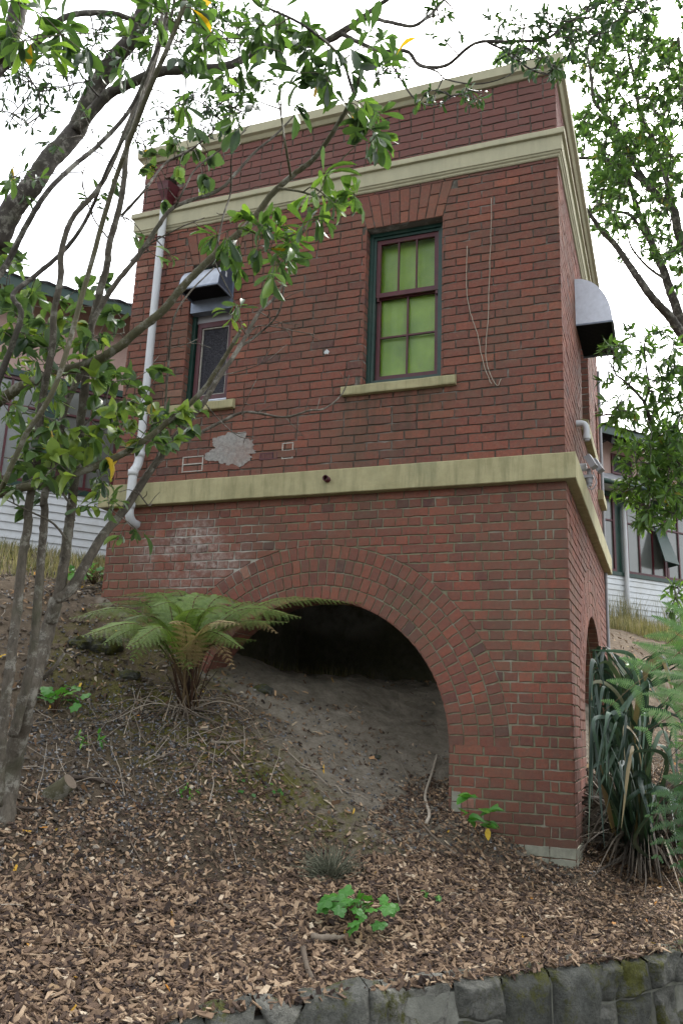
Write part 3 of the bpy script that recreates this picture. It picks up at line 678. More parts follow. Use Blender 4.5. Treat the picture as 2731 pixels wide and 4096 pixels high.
# bare cement patch and repointed bricks
def blob(u, z, rx, rz, name, mat, seed, d=.0035):
    m = MB(); n = 40; P = []
    n = 110
    for i in range(n):
        a = 2*math.pi*i/n; ca, sa = math.cos(a)+5, math.sin(a)+5; r = .62+.75*float(vnoise(ca*1.6, sa*1.6, 1.3, seed))+.28*float(vnoise(ca, sa, 6, seed)-.5)+.16*float(vnoise(ca, sa, 17, seed)-.5); P.append(fF(u+rx*r*math.cos(a), z+rz*r*math.sin(a), d+RNG.normal(0, .0008)))
    P2 = [p+np.array([0, .014, 0]) for p in P]; c = fF(u, z, d)
    m.ngon([c]+P+P2, [[0, 1+i, 1+(i+1) % n] for i in range(n)]+[[1+i, 1+n+i, 1+n+(i+1) % n, 1+(i+1) % n] for i in range(n)], .5); return m.build(name, mat, B)
bp = blob(-3.32, .55, .31, .17, 'cement_patch', MT['render_'], 31)
bp = blob(-2.34, 1.53, .024, .024, 'white_spot', MT['white'], 12, .004)
for u, z, w, h in ((-3.81, .44, .25, .17), (-2.72, .50, .125, .17)):
    m = MB()
    for a, b, c, d in ((u-w/2, u+w/2, z-h/2, z-h/2+.009), (u-w/2, u+w/2, z+h/2-.009, z+h/2), (u-w/2, u-w/2+.012, z-h/2+.013, z+h/2-.013), (u+w/2-.012, u+w/2, z-h/2+.013, z+h/2-.013), (u-w/2+.013, u+w/2-.013, z-.006, z+.006)):
        bar(m, fF, a, b, c, d, -.003, .01)
    m.build('repointing', MT['putty'], B)
# rusty overflow stub through the band
m = MB(); th = np.linspace(0, 2*math.pi, 15)[:-1]
st = []
for (y, r) in ((.0, .03), (-.165, .03), (-.165, .024), (-.06, .024)): st += [(-2.23+r*math.cos(a), y, .135+r*math.sin(a)) for a in th]
m.add(st, [[k*14+i, k*14+(i+1) % 14, (k+1)*14+(i+1) % 14, (k+1)*14+i] for k in range(3) for i in range(14)]); m.ngon(st[42:], [list(range(14))])
m.build('overflow_pipe', MT['maroon'], B, True)
# side wall: white vent elbow, floodlight, conduit, red pipe
t = thing('vent_elbow', (0, 1.12, .92), 'white plastic vent elbow poking out of the side wall above the floodlight', 'vent')
m = MB(); m.tube(smooth_path([(-.01, 1.12, .93), (.05, 1.12, .93), (.085, 1.12, .91), (.10, 1.12, .86), (.10, 1.12, .78)], 4), .032, 12); m.build('elbow', MT['pvc'], t, True)
m = MB(); m.tube([(.10, 1.12, .80), (.10, 1.12, .755)], .037, 12); m.build('collar', MT['pvc'], t)
m = MB(); m.tube([(.10, 1.12, .757), (.10, 1.12, .735)], .028, 12); m.build('grid', MT['grey'], t)
t = thing('floodlight', (0, 1.0, .40), 'grey twin floodlight with motion sensor on the side wall above the lower band', 'floodlight')
m = MB(); m.tube([(0, 1.0, .42), (.10, 1.0, .42)], .04, 12); m.build('junction_box', MT['pvc'], t)
m = MB(); m.b2((0, .96, .30), (.16, 1.04, .33)); m.tube([(.12, 1.0, .31), (.12, 1.0, .40)], .02, 8); m.build('bracket', MT['grey'], t)
cs, sn = math.cos(.5), math.sin(.5)
for yy, xx in ((.93, .15), (1.08, .20)):
    m = MB(); m.box((xx, yy, .45), (.03, .05, .065), [(cs, -.2, sn), (.2, 1, 0), (-sn, 0, cs)]); m.build('lamp_head', MT['grey'], t)
m = MB(); m.tube([(.12, 1.0, .30), (.12, 1.0, .25)], .032, 12); m.tube([(.12, 1.0, .25), (.12, 1.0, .22)], .022, 12); m.build('sensor', MT['grey'], t)
m = MB(); m.tube(smooth_path([(.16, .98, .36), (.19, .98, .25), (.14, .98, .18), (.09, .99, .24)], 4), .006, 6); m.build('cable', MT['grey'], t)
m = MB(); m.tube([(.02, 1.05, .29), (.02, 4.6, .29)], .012, 8); m.tube([(.02, 4.7, -2.0), (.02, 4.7, 3.0)], .02, 8); m.build('conduit', MT['iron'], B)
m = MB(); m.tube([(-.02, 4.4, 2.2), (.20, 4.4, 2.2)], .014, 8); m.build('waste_pipe', MT['maroon'], B)

# climbing dead stems on the front wall
for nm, pts in (('dead vine stem forked low down, left one of the pair on the upper brick wall', [(1072, 565), (1070, 640), (1075, 700), (1088, 745), (1098, 775), (1108, 830), (1122, 870), (1128, 882)]),
                ('long straight dead vine stem, right one of the pair on the upper brick wall', [(1128, 455), (1126, 560), (1122, 660), (1120, 740), (1115, 790), (1118, 840), (1140, 885), (1150, 870)])):
    P = smooth_path([at_y(a, b, -.008) for a, b in pts], 5); P[:, 0] += RNG.normal(0, .002, len(P))
    m = MB(); m.tube(P, .0042, 5, .9); o = m.build('climbing_stem', MT['twig'], None, True, origin=P[-1]); tag(o, nm, 'vine stem')

# ------------------------------------------------------------------ the long weatherboard house behind
HA = np.array([-7.8, 3.69]); HD = np.array([.6649, .7469]); HN = np.array([.7469, -.6649])
def fH(u, z, d): q = HA+HD*u+HN*d; return np.array([q[0], q[1], z])
HH = thing('weatherboard_house', fH(4, .1, 0), 'long house with white weatherboards, pink stucco and maroon windows behind the brick building', 'house')
U0, U1 = -7.0, 17.0
m = MB(); z = .30; k = 0
while z < 1.24:
    h_ = min(.125, 1.25-z)
    V = [fH(u, zz, d) for u in (U0, U1) for (zz, d) in ((z, .028), (z, .0), (z+h_, .006), (z+h_, -.02))]
    V = [fH(u, zz, d) for u in (U0, U1) for (zz, d) in ((z, -.02), (z, .034), (z+h_+.004, .014), (z+h_+.004, -.02))]
    m.add(V, [[0, 1, 5, 4], [1, 2, 6, 5], [2, 3, 7, 6], [0, 4, 7, 3]], RNG.random()); m.ngon(V, [[0, 3, 2, 1], [4, 5, 6, 7]], .5); z += .125
m.build('weatherboards', MT['white'], HH)
m = MB(); bar(m, fH, U0, U1, .10, .298, -.03, .1); m.build('base_board', MT['white'], HH)
m = MB(); bar(m, fH, U0, U1, -.8, .0999, .03, .3); m.build('foundation', MT['concrete'], HH)
m = MB(); bar(m, fH, U0, U1, 1.255, 1.335, -.05, .12); bar(m, fH, U0, U1, 3.06, 3.17, -.04, .1); m.build('sill_rail', MT['green'], HH)
m = MB(); bar(m, fH, U0, U1, 3.171, 4.6, .02, .25); m.build('wall', MT['pink'], HH)
m = MB(); bar(m, fH, U0, U1, .1, 4.6, .95, 1.05); m.build('back_wall', MT['pink'], HH)
cur = MB(); 
def hwin(u0, u1, z0, z1, nc, nr, curt=True):
    w = bpy.data.objects.new('window', None); q = fH(u0, z0, 0); w.location = Vector(q)-HH.location; link(w, HH)
    m = MB(); rectframe(m, fH, u0, u1, z0, z1, .055, -.02, .05)
    for i in range(1, nc): uu = u0+(u1-u0)*i/nc; bar(m, fH, uu-.018, uu+.018, z0+.05, z1-.05, -.01, .04)
    for j in nr: zz = z0+(z1-z0)*j; bar(m, fH, u0+.05, u1-.05, zz-.018, zz+.018, -.009, .039)
    m.build('frame', MT['maroon'], w)
    m = MB(); bar(m, fH, u0+.03, u1-.03, z0+.03, z1-.03, .02, .026); m.build('pane', MT['glassw'], w)
u = -6.6
for (a, b) in ((-6.4, -4.6), (-4.2, -2.9), (-2.5, -1.05), (-.72, .2), (.5, 2.0), (8.9, 10.35), (10.75, 11.42), (11.75, 13.0), (13.02, 14.3), (14.6, 16.0)):
    hwin(a, b, 1.34, 3.06, 1 if b-a < .8 else (2 if b-a < 1.1 else 3), (.68,) if a > 5 else (.72,))
for a, b in ((-7, -6.4), (-4.6, -4.2), (-2.9, -2.5), (-1.05, -.72), (.2, .5), (2.0, 8.9), (10.35, 10.75), (11.42, 11.75), (14.3, 14.6), (16.0, 17)): m = MB(); bar(m, fH, a+.001, b-.001, 1.336, 3.059, .0, .06); m.build('mullion_panel', MT['green'], HH)
# left part: eave with green fascia; right part: upper eave with brackets, lower lean-to roof
def quadslab(mb, pts, th=.03):
    P = [np.array(p) for p in pts]; Q = [p+np.array([0, 0, th]) for p in P]
    mb.ngon(P+Q, [[3, 2, 1, 0], [4, 5, 6, 7]]+[[i, (i+1) % 4, 4+(i+1) % 4, 4+i] for i in range(4)], .5)
m = MB(); quadslab(m, [fH(U0, 4.30, .62), fH(U1, 4.30, .62), fH(U1, 4.62, 0), fH(U0, 4.62, 0)], .02); m.build('soffit', MT['soffit'], HH)
m = MB(); bar(m, fH, U0, U1, 4.26, 4.44, -.66, -.621); m.build('fascia', MT['green'], HH)
m = MB(); N = 340; V = []
for i in range(N+1):
    u = U0+(U1-U0)*i/N; w = .014*math.sin(i*math.pi*.5)
    V += [fH(u, 4.46+w, .72), fH(u, 5.1+w, -1.2), fH(u, 4.46+w-.004, .72), fH(u, 5.1+w-.004, -1.2)]
m.add(V, [[4*i, 4*i+4, 4*i+5, 4*i+1] for i in range(N)]+[[4*i+2, 4*i+3, 4*i+7, 4*i+6] for i in range(N)], .5); m.build('roof', MT['iron'], HH)
for i, uu in enumerate((10.9, 11.5, 12.1, 12.7, 13.3, 13.9)):
    m = MB(); Z = [fH(uu+s, z, d) for s in (-.05, .05) for d, z in ((.02, 4.58), (.02, 4.30), (.2, 4.22), (.38, 4.24), (.56, 4.10), (.60, 4.29))]
    m.ngon(Z, [[0, 1, 2, 3, 4, 5], [11, 10, 9, 8, 7, 6]]+[[i_, (i_+1) % 6, 6+(i_+1) % 6, 6+i_] for i_ in range(6)], .5); m.build('eave_bracket', MT['black'], HH)
m = MB(); N = 120; V = []
for i in range(N+1):
    u = 7.5+(U1-7.5)*i/N; w = .012*math.sin(i*math.pi*.5); V += [fH(u, 3.25+w, .55), fH(u, 3.62+w, .0)]
m.add(V, [[2*i, 2*i+2, 2*i+3, 2*i+1] for i in range(N)], .5); m.build('lean_to_roof', MT['iron'], HH)
m = MB(); m.tube([fH(7.5, 3.20, .56), fH(U1, 3.20, .56)], .06, 10); m.build('gutter', MT['green'], HH, True)
m = MB(); quadslab(m, [fH(7.5, 3.14, .55), fH(U1, 3.14, .55), fH(U1, 3.18, .05), fH(7.5, 3.18, .05)], .01); m.build('soffit', MT['white'], HH)
w = bpy.data.objects.new('window', None); w.location = Vector(fH(11.4, 3.65, 0))-HH.location; link(w, HH); w['label'] = 'small frosted upper window in pink stucco'
m = MB(); rectframe(m, fH, 11.40, 12.05, 3.63, 4.12, .05, -.02, .02); bar(m, fH, 11.70, 11.74, 3.68, 4.07, -.015, .015); m.build('frame', MT['maroon'], w)
m = MB(); bar(m, fH, 11.45, 12.0, 3.68, 4.07, -.002, .012); m.build('pane', MT['tglass'], w)
m = MB(); m.tube(smooth_path([fH(12.05, 3.18, .52), fH(12.05, 3.05, .50), fH(11.9, 2.95, .3), fH(11.7, 2.9, .12), fH(11.64, 2.75, .09), fH(11.64, 2.2, .09), fH(11.64, .5, .09), fH(11.64, -.0, .09), fH(11.55, -.1, .2)], 5), .05, 12)
m.build('downpipe', MT['pvc'], HH, True)
m = MB(); P = [fH(12.60, 2.50, .05), fH(12.95, 2.46, .05), fH(13.0, 1.62, .36), fH(12.55, 1.66, .36)]
Q = [fH(12.56, 1.60, .05), fH(13.0, 1.60, .05)]
m.ngon(P+[p+np.array([HN[0]*.02, HN[1]*.02, .01]) for p in P], [[3, 2, 1, 0], [4, 5, 6, 7], [0, 1, 5, 4], [1, 2, 6, 5], [2, 3, 7, 6], [3, 0, 4, 7]], .5)
m.ngon([P[1], P[2], Q[1], P[1]+np.array([.004, 0, 0]), P[2]+np.array([.004, 0, 0]), Q[1]+np.array([.004, 0, 0])], [[0, 1, 2], [5, 4, 3], [0, 3, 4, 1], [1, 4, 5, 2], [2, 5, 3, 0]], .5)
m.build('window_hood', MT['green'], HH)

# ------------------------------------------------------------------ stone retaining wall
def fS(u, z, d): q = AW+TW*u-NW*(.10+d); return np.array([q[0], q[1], z])
SW = thing('retaining_wall', fS(1, -3.86, 0), 'low mossy grey stone retaining wall along the foot of the mulched slope', 'stone wall')
m = MB(); bar(m, fS, -9, 14, -4.2, -3.45, .014, .20)
m.build('wall_core', MT['lime'], SW)
m = MB(); uu = -9.0; cols = []
while uu < 14: cols.append(uu); uu += RNG.uniform(.15, .40)
rows = [-4.08, -3.84, -3.62, -3.405]; G = {}
for i, u in enumerate(cols):
    for j, z in enumerate(rows): G[i, j] = np.array([u+RNG.normal(0, .075)*(1 if j < 3 else .5), z+(RNG.normal(0, .045) if j < 3 else RNG.normal(0, .012))])
def stone(q, top=False):
    r = RNG.random(); N = 14; q = [np.array(p) for p in q]; c = sum(q)/4; q = [p+(c-p)/np.linalg.norm(c-p)*.009 for p in q]; V = []
    sd_ = RNG.random()*50; thick = RNG.uniform(.024, .045); tx, tz = RNG.normal(0, .10, 2)
    for i in range(N+1):
        for j in range(N+1):
            s, t = i/N, j/N; p = (q[0]*(1-s)+q[1]*s)*(1-t)+(q[3]*(1-s)+q[2]*s)*t
            e = min(s, 1-s, t, 1-t)*2; rr = min(1, e*4.0)**.6
            wob = (vnoise(p[0]+sd_, p[1], 7, 3)-.5)*.05+(vnoise(p[0]+sd_, p[1], 19, 4)-.5)*.022+(vnoise(p[0]+sd_, p[1], 47, 4)-.5)*.010
            p = p+np.array([vnoise(p[0], p[1], 11, 5)-.5, vnoise(p[0], p[1], 11, 6)-.5])*.028
            d = -.012+(thick+wob+tx*(p[0]-c[0])+tz*(p[1]-c[1]))*rr; V.append(fS(p[0], p[1], d))
    m.add(V, [[i*(N+1)+j, (i+1)*(N+1)+j, (i+1)*(N+1)+j+1, i*(N+1)+j+1] for i in range(N) for j in range(N)], r)
    if top:                                            # the same stone's top face, running back under the soil
        K5 = 6; T_ = []
        for i in range(N+1):
            a = np.array(V[i*(N+1)+N])
            for k in range(K5+1):
                q_ = a+np.array([NW[0], NW[1], 0])*(.18*k/K5); q_[2] += (vnoise(a[0]*9+k*.7, a[1]*9, 1, 7)-.5)*.03*(k > 0)+.010*min(k, 2)-.03*(k > 4); T_.append(q_)
        m.add(T_, [[i*(K5+1)+k, (i+1)*(K5+1)+k, (i+1)*(K5+1)+k+1, i*(K5+1)+k+1] for i in range(N) for k in range(K5)], r)
for i in range(len(cols)-1):
    j = 0
    while j < 3:
        if j < 2 and RNG.random() < .25: jj = 2
        elif j == 1 and RNG.random() < .35: jj = 2
        else: jj = 1
        stone([G[i, j], G[i+1, j], G[i+1, j+jj], G[i, j+jj]], top=(j+jj == 3)); j += jj
m.build('stones', MT['stone'], SW, True)

# ------------------------------------------------------------------ leaves, twigs, trees
def leaf_tpl(kind):
    """template vertices (length along +x from 0..1, width +-y) and quads"""
    if kind == 'obovate': xs = [0, .15, .42, .7, .9, 1.0]; ws = [.015, .035, .11, .165, .12, .02]
    elif kind == 'ovate': xs = [0, .12, .35, .62, .85, 1.0]; ws = [.03, .2, .32, .29, .15, .01]
    elif kind == 'lance': xs = [0, .3, .65, 1.0]; ws = [.03, .12, .13, .01]
    elif kind == 'tiny': xs = [0, .5, 1.0]; ws = [.05, .2, .02]
    V = []
    for x, w in zip(xs, ws):
        zc = -.18*x*x; V += [(x, -w, zc+w*.35), (x, 0, zc), (x, w, zc+w*.35)]
    n = len(xs); F = []
    for i in range(n-1): F += [[3*i, 3*i+1, 3*i+4, 3*i+3], [3*i+1, 3*i+2, 3*i+5, 3*i+4]]
    return np.array(V), np.array(F)
TPL = {k: leaf_tpl(k) for k in ('obovate', 'ovate', 'lance', 'tiny')}
def add_leaves(mb, kind, P, D, U, L, r):
    """P positions, D directions, U approx up, L lengths, r random"""
    V0, F0 = TPL[kind]; P = np.asarray(P, float); D = np.asarray(D, float); D = D/np.linalg.norm(D, axis=1)[:, None]
    S = np.cross(U, D); S /= np.linalg.norm(S, axis=1)[:, None]+1e-9; N = np.cross(D, S)
    cz = RNG.uniform(-.6, 2.8, len(P))[:, None, None]; wz = RNG.uniform(.75, 1.2, len(P))[:, None, None]
    V = P[:, None]+L[:, None, None]*(V0[None, :, 0:1]*D[:, None]+V0[None, :, 1:2]*wz*S[:, None]+V0[None, :, 2:3]*cz*N[:, None])
    n = len(P); F = F0[None]+(np.arange(n)*len(V0))[:, None, None]
    mb.add(V.reshape(-1, 3), F.reshape(-1, 4), np.repeat(r, len(F0)))
def rosettes(mb, kind, C, axis_, n, L, spread=.9, rb=None, droop=.0):
    """n leaves around each centre C pointing along axis with spread"""
    C = np.repeat(C, n, 0); A = np.repeat(axis_, n, 0); m_ = len(C)
    d = A+RNG.normal(0, 1, (m_, 3))*spread; d[:, 2] -= droop; U = np.tile([0, 0, 1.], (m_, 1))+RNG.normal(0, .45, (m_, 3))
    r = RNG.random(m_) if rb is None else np.clip(np.repeat(rb, n)+RNG.normal(0, .17, m_), 0, .955)
    r = np.where(RNG.random(m_) < .012, .99, r)
    add_leaves(mb, kind, C+RNG.normal(0, .008, (m_, 3)), d, U, L*RNG.uniform(.65, 1.15, m_), r)

class Tree:
    def __init__(s, name, base, label, cat='tree', group=None): s.t = thing(name, base, label, cat, group); s.paths = []; s.ws = 1.0; s.leaf = MB(); s.tw = s.leaf
    def stem(s, pts, d0, d1, w0, w1, mat, name='branch', n=10, knob=.12, build=True, dd=None):
        m_ = len(pts); q = np.array(pts, float); L = np.concatenate([[0], np.cumsum(np.linalg.norm(np.diff(q, axis=0), axis=1))]); L /= L[-1]
        P = np.array([at(a, b, d0+(d1-d0)*t+(dd or .12)*math.sin(t*9+d0*3)*min(1, 4*t)) for (a, b), t in zip(pts, L)])
        return s.path(P, w0, w1, mat, name, n, knob, build, px=True)
    def path(s, P, w0, w1, mat, name='branch', n=10, knob=.12, build=True, px=False):
        Q = smooth_path(P, 9); m_ = len(Q); t = np.linspace(0, 1, m_)
        dist = np.linalg.norm(Q-CAM, axis=1)*s.ws if px else 1
        R = (w0+(w1-w0)*t)/2*(dist/1944*1.0 if px else 1)
        step = np.linalg.norm(np.diff(Q, axis=0), axis=1).mean(); Q[1:-1] += RNG.normal(0, 1, (m_-2, 3))*np.minimum(R[1:-1, None]*.05, .003)
        kn = np.zeros(m_); i = 3
        while i < m_-2: kn[i] = 1; i += int(RNG.integers(5, 11))
        R = R*(1+knob*kn*.9)*(1+RNG.normal(0, .015, m_)); s.paths.append((Q, R))
        if build: mb = MB(); mb.tube(Q, R, n, RNG.random()); return mb.build(name, mat, s.t, True)
        s.tw.tube(Q, R, n, 2+RNG.random(), cap=False)
    def nearest(s, p):
        best = None
        for Q, R in s.paths:
            d = np.linalg.norm(Q-p, axis=1); i = int(d.argmin())
            if best is None or d[i] < best[0]: best = (d[i], Q[i], R[i])
        return best
    def twig_to(s, p, r=.0035, maxd=1.2):
        b = s.nearest(p)
        if b[0] > maxd: return None
        if b[0] < .015: return np.array([0, 0, .1])
        a = b[1]; mid = (a+p)/2+RNG.normal(0, .06, 3)*b[0]+np.array([0, 0, .06*b[0]]); Q = smooth_path([a, mid, p], 4)
        s.tw.tube(Q, np.linspace(min(b[2], r*(1.0+b[0]*1.6)), r*.7, len(Q)), 5, 2+RNG.random(), cap=False); s.paths.append((Q, np.full(len(Q), r)))
        return p-mid
    def cluster(s, px, py, rx, ry, d, dr, n, kind, nl, L, bright=.5, spread=.8, droop=.1, maxd=1.2, r=.0035):
        for _ in range(n):
            while True:
                a, b = RNG.uniform(-1, 1, 2)
                if a*a+b*b <= 1: break
            p = at(px+a*rx, py+b*ry, d+RNG.uniform(-dr, dr)); ax = s.twig_to(p, r, maxd=maxd)
            if ax is None: continue
            ax = ax/(np.linalg.norm(ax)+1e-9)
            rosettes(s.leaf, kind, p[None], ax[None], max(2, int(RNG.integers(nl-2, nl+3))), L*RNG.uniform(.8, 1.15), spread, np.array([np.clip(bright+RNG.normal(0, .15), 0, 1)]), droop)
    def finish(s, leafmat, twmat, leafname='crown'):
        if s.leaf.n: s.leaf.build(leafname, [leafmat, twmat], s.t, True)

# --- foreground multi-stemmed tree on the left
b0 = on_ground(18, 1885)
T1 = Tree('multi_stem_tree', b0, 'pale grey multi-stemmed tree leaning across the front of the brick building at left')
db = math.hypot(b0[0]-CAM[0], b0[1]-CAM[1])
bk = MT['bark']; T1.ws = .70
T1.stem([(5, 1905), (22, 1790), (45, 1690), (65, 1606), (100, 1486), (130, 1376)], db, db-.15, 66, 40, bk, 'trunk', 16)
T1.stem([(130, 1376), (165, 1351), (200, 1291), (240, 1226), (285, 1172), (345, 1082), (415, 988), (465, 928), (505, 863), (550, 798), (595, 718), (635, 678), (668, 612)], db-.15, db-.1, 36, 6, bk, 'branch', 12)
T1.stem([(118, 1430), (136, 1366), (150, 1276), (160, 1201), (165, 1163), (185, 988), (195, 888), (203, 788), (225, 688), (246, 613), (252, 560), (275, 475), (285, 415), (295, 320), (320, 250), (350, 165), (382, 40), (385, -20)], db-.1, db-.8, 34, 9, bk, 'branch', 12)
T1.stem([(-5, 1850), (2, 1740), (10, 1636), (25, 1526), (40, 1401), (50, 1301), (65, 1201), (66, 1163), (85, 1063), (95, 938), (120, 803), (125, 718), (140, 638), (142, 575), (168, 500), (225, 435), (260, 370), (305, 260), (345, 165), (370, 60), (372, -30)], db-.3, db-1.2, 34, 8, bk, 'trunk', 12)
T1.stem([(30, 1690), (55, 1601), (76, 1501), (88, 1376), (98, 1251), (104, 1176), (103, 1138), (135, 1028), (150, 938), (198, 828), (215, 738), (265, 653), (318, 588), (360, 525), (402, 475), (500, 438), (542, 398), (585, 350), (635, 308), (682, 258)], db-.25, db-.9, 30, 5, bk, 'trunk', 12)
T1.stem([(-10, 900), (0, 868), (30, 788), (50, 718), (30, 678), (75, 638), (135, 588), (180, 535), (215, 470), (250, 380), (300, 290), (330, 190)], db-.7, db-1.2, 20, 6, MT['barkd'], 'branch', 10)
T1.stem([(-20, 660), (20, 600), (60, 520), (110, 440), (170, 380), (230, 330), (300, 250), (345, 150), (395, 30), (400, -20)], db-1.1, db-1.4, 18, 8, MT['barkd'], 'branch', 10)
# bare side branches
for pts, w0, w1, o in (
    ([(395, 1030), (420, 1015), (490, 978), (555, 948), (600, 950), (655, 958), (710, 943), (745, 938), (785, 905), (802, 862)], 12, 3.5, 0),
    ([(340, 1085), (370, 1023), (385, 863), (398, 738), (435, 673), (492, 615)], 9, 4, -.1),
    ([(548, 800), (600, 762), (640, 718), (655, 650), (672, 600)], 8, 3, 0),
    ([(560, 782), (590, 750), (640, 752), (675, 760), (722, 768)], 5, 2, .1),
    ([(280, 495), (330, 440), (380, 375), (430, 350), (490, 302), (512, 268)], 9, 3, -.6),
    ([(402, 476), (420, 440), (450, 388), (505, 345), (540, 320), (566, 298)], 7, 3, -.8),
    ([(492, 600), (512, 500), (530, 440), (532, 360), (552, 328)], 7, 3, -.7),
    ([(300, 600), (345, 560), (420, 520), (470, 500)], 6, 3, -.6),
    ([(505, 863), (560, 850), (610, 830), (660, 790)], 4, 1.5, 0), ([(596, 716), (640, 740), (690, 745)], 4, 1.5, 0),
    ([(470, 925), (500, 960), (545, 1000), (585, 1010)], 4, 2, 0), ([(655, 958), (680, 985), (700, 1005)], 3, 1.5, 0), ([(555, 948), (575, 900), (590, 870)], 3, 1.5, 0),
    ([(390, 800), (430, 790), (455, 778)], 3, 2, 0), ([(205, 780), (245, 770), (285, 765)], 5, 3, -.2), ([(285, 415), (240, 360), (195, 330), (180, 250)], 4, 2, -.5),
    ([(255, 555), (215, 500), (190, 420), (196, 380)], 5, 3, -.5), ([(165, 1163), (130, 1110), (110, 1080), (60, 1060), (10, 1050)], 8, 4, -.3),
    ([(318, 1130), (340, 1160), (350, 1157)], 5, 3, 0), ([(185, 990), (230, 930), (260, 880), (300, 870)], 5, 3, -.2), ([(155, 1240), (120, 1200), (60, 1170), (0, 1140)], 8, 4, -.3)):
    T1.stem(pts, db-.15+o, db-.25+o, w0, w1, bk, 'branch', 7, .2, build=len(pts) > 4)
# twiggy bits along the bare branches
for Q, R in list(T1.paths)[6:26]:
    for i in range(4, len(Q)-2, 6):
        if RNG.random() < .75:
            t = Q[i+1]-Q[i]; d = np.cross(t/np.linalg.norm(t), RNG.normal(0, 1, 3)); d = d/np.linalg.norm(d)+t/np.linalg.norm(t)*.7
            e = Q[i]+d*RNG.uniform(.04, .14); T1.tw.tube([Q[i], (Q[i]+e)/2+RNG.normal(0, .008, 3), e], [.0035, .0028, .0018], 5, 2+RNG.random(), cap=False)
# leaves of the multi-stem tree
for (px, py, rx, ry, n, br) in ((80, 880, 95, 130, 60, .75), (210, 720, 90, 70, 18, .6), (60, 730, 70, 80, 30, .6), (250, 900, 60, 60, 20, .65), (330, 980, 90, 60, 34, .8), (150, 1030, 130, 80, 62, .85), (60, 1120, 70, 60, 16, .65), (150, 800, 60, 60, 14, .6), (230, 1130, 70, 50, 16, .7), (290, 1235, 40, 30, 4, .6),
                               (430, 960, 50, 40, 7, .6), (350, 890, 40, 60, 4, .5), (545, 700, 25, 60, 6, .7), (350, 570, 60, 50, 6, .5), (235, 500, 60, 60, 8, .45), (190, 300, 90, 70, 9, .4), (400, 340, 60, 40, 8, .5), (440, 390, 70, 40, 6, .5), (60, 380, 60, 60, 5, .5), (35, 630, 35, 60, 8, .5), (330, 430, 90, 60, 6, .45), (50, 440, 50, 50, 5, .4)):
    T1.cluster(px, py, rx, ry, db-.5, .45, int(n*.85), 'ovate' if RNG.random() < .6 else 'obovate', 4, (.12 if br > .45 else .085), br, .75, .35, maxd=.8)
T1.finish(MT['leafg'], bk)

# --- slender five-finger sapling whose branch crosses the facade
b2 = on_ground(-60, 1800)
T2 = Tree('five_finger_tree', b2, 'slender olive-barked tree with large glossy leaf rosettes hanging in front of the windows')
d2 = math.hypot(b2[0]-CAM[0], b2[1]-CAM[1])
T2.stem([(-60, 1810), (-75, 1500), (-70, 1300), (-40, 1160), (0, 1133), (90, 1112), (175, 1088), (300, 1033), (400, 958), (465, 898), (515, 823), (552, 760)], d2, 4.9, 26, 8, MT['barkg'], 'branch', 12, .05)
T2.stem([(-70, 1300), (-60, 1100), (-30, 960), (30, 900), (125, 858), (200, 838), (265, 803), (325, 753), (375, 713), (425, 653), (490, 588), (575, 510), (625, 445), (675, 400), (725, 360), (782, 275), (812, 215), (830, 165)], d2-.1, 4.2, 26, 7, MT['barkg'], 'trunk', 12, .05)
T2.stem([(640, 432), (690, 440), (740, 452), (790, 440)], 4.5, 4.4, 6, 3, MT['barkg'], 'branch', 8, .05)
T2.stem([(668, 405), (655, 330), (648, 280), (640, 235)], 4.5, 4.3, 6, 3, MT['barkg'], 'branch', 8, .05)
T2.stem([(560, 520), (600, 540), (650, 545), (700, 530)], 4.6, 4.4, 6, 3, MT['barkg'], 'branch', 8, .05)
T2.stem([(812, 215), (780, 130), (700, 60), (600, 10), (560, -30)], 4.2, 3.9, 7, 4, MT['barkd'], 'branch', 8, .05)
T2.stem([(0, 1133), (60, 1000), (130, 880), (200, 640), (260, 430), (330, 240), (385, 110), (420, 20), (430, -40)], 5.2, 4.2, 12, 9, MT['barkg'], 'branch', 8, .05)
for (px, py, rx, ry, n, br, d) in ((590, 560, 110, 60, 22, .62, 4.5), (760, 445, 60, 50, 12, .82, 4.4), (640, 600, 60, 40, 6, .5, 4.5), (715, 510, 40, 35, 4, .6, 4.4), (835, 255, 65, 75, 17, .5, 4.2), (870, 120, 40, 60, 6, .4, 4.2), (640, 200, 90, 50, 11, .3, 4.3), (560, 240, 60, 60, 5, .45, 4.3), (760, 120, 100, 80, 18, .35, 4.1), (600, 60, 130, 60, 20, .5, 4.0), (420, 60, 90, 80, 22, .45, 4.2), (300, 130, 60, 50, 5, .5, 4.3), (100, 60, 100, 55, 15, .6, 3.8), (30, 40, 40, 60, 6, .4, 3.7), (180, 90, 60, 40, 4, .35, 3.8), (400, 270, 50, 50, 4, .45, 4.3), (500, 150, 60, 60, 6, .5, 4.2)):
    T2.cluster(px, py, rx, ry, d, .22, n if px > 560 and py > 350 else int(n*.9), 'obovate', 6, .14, br, .75, .35, maxd=1.5)
T2.finish(MT['leaf'], MT['barkg'])

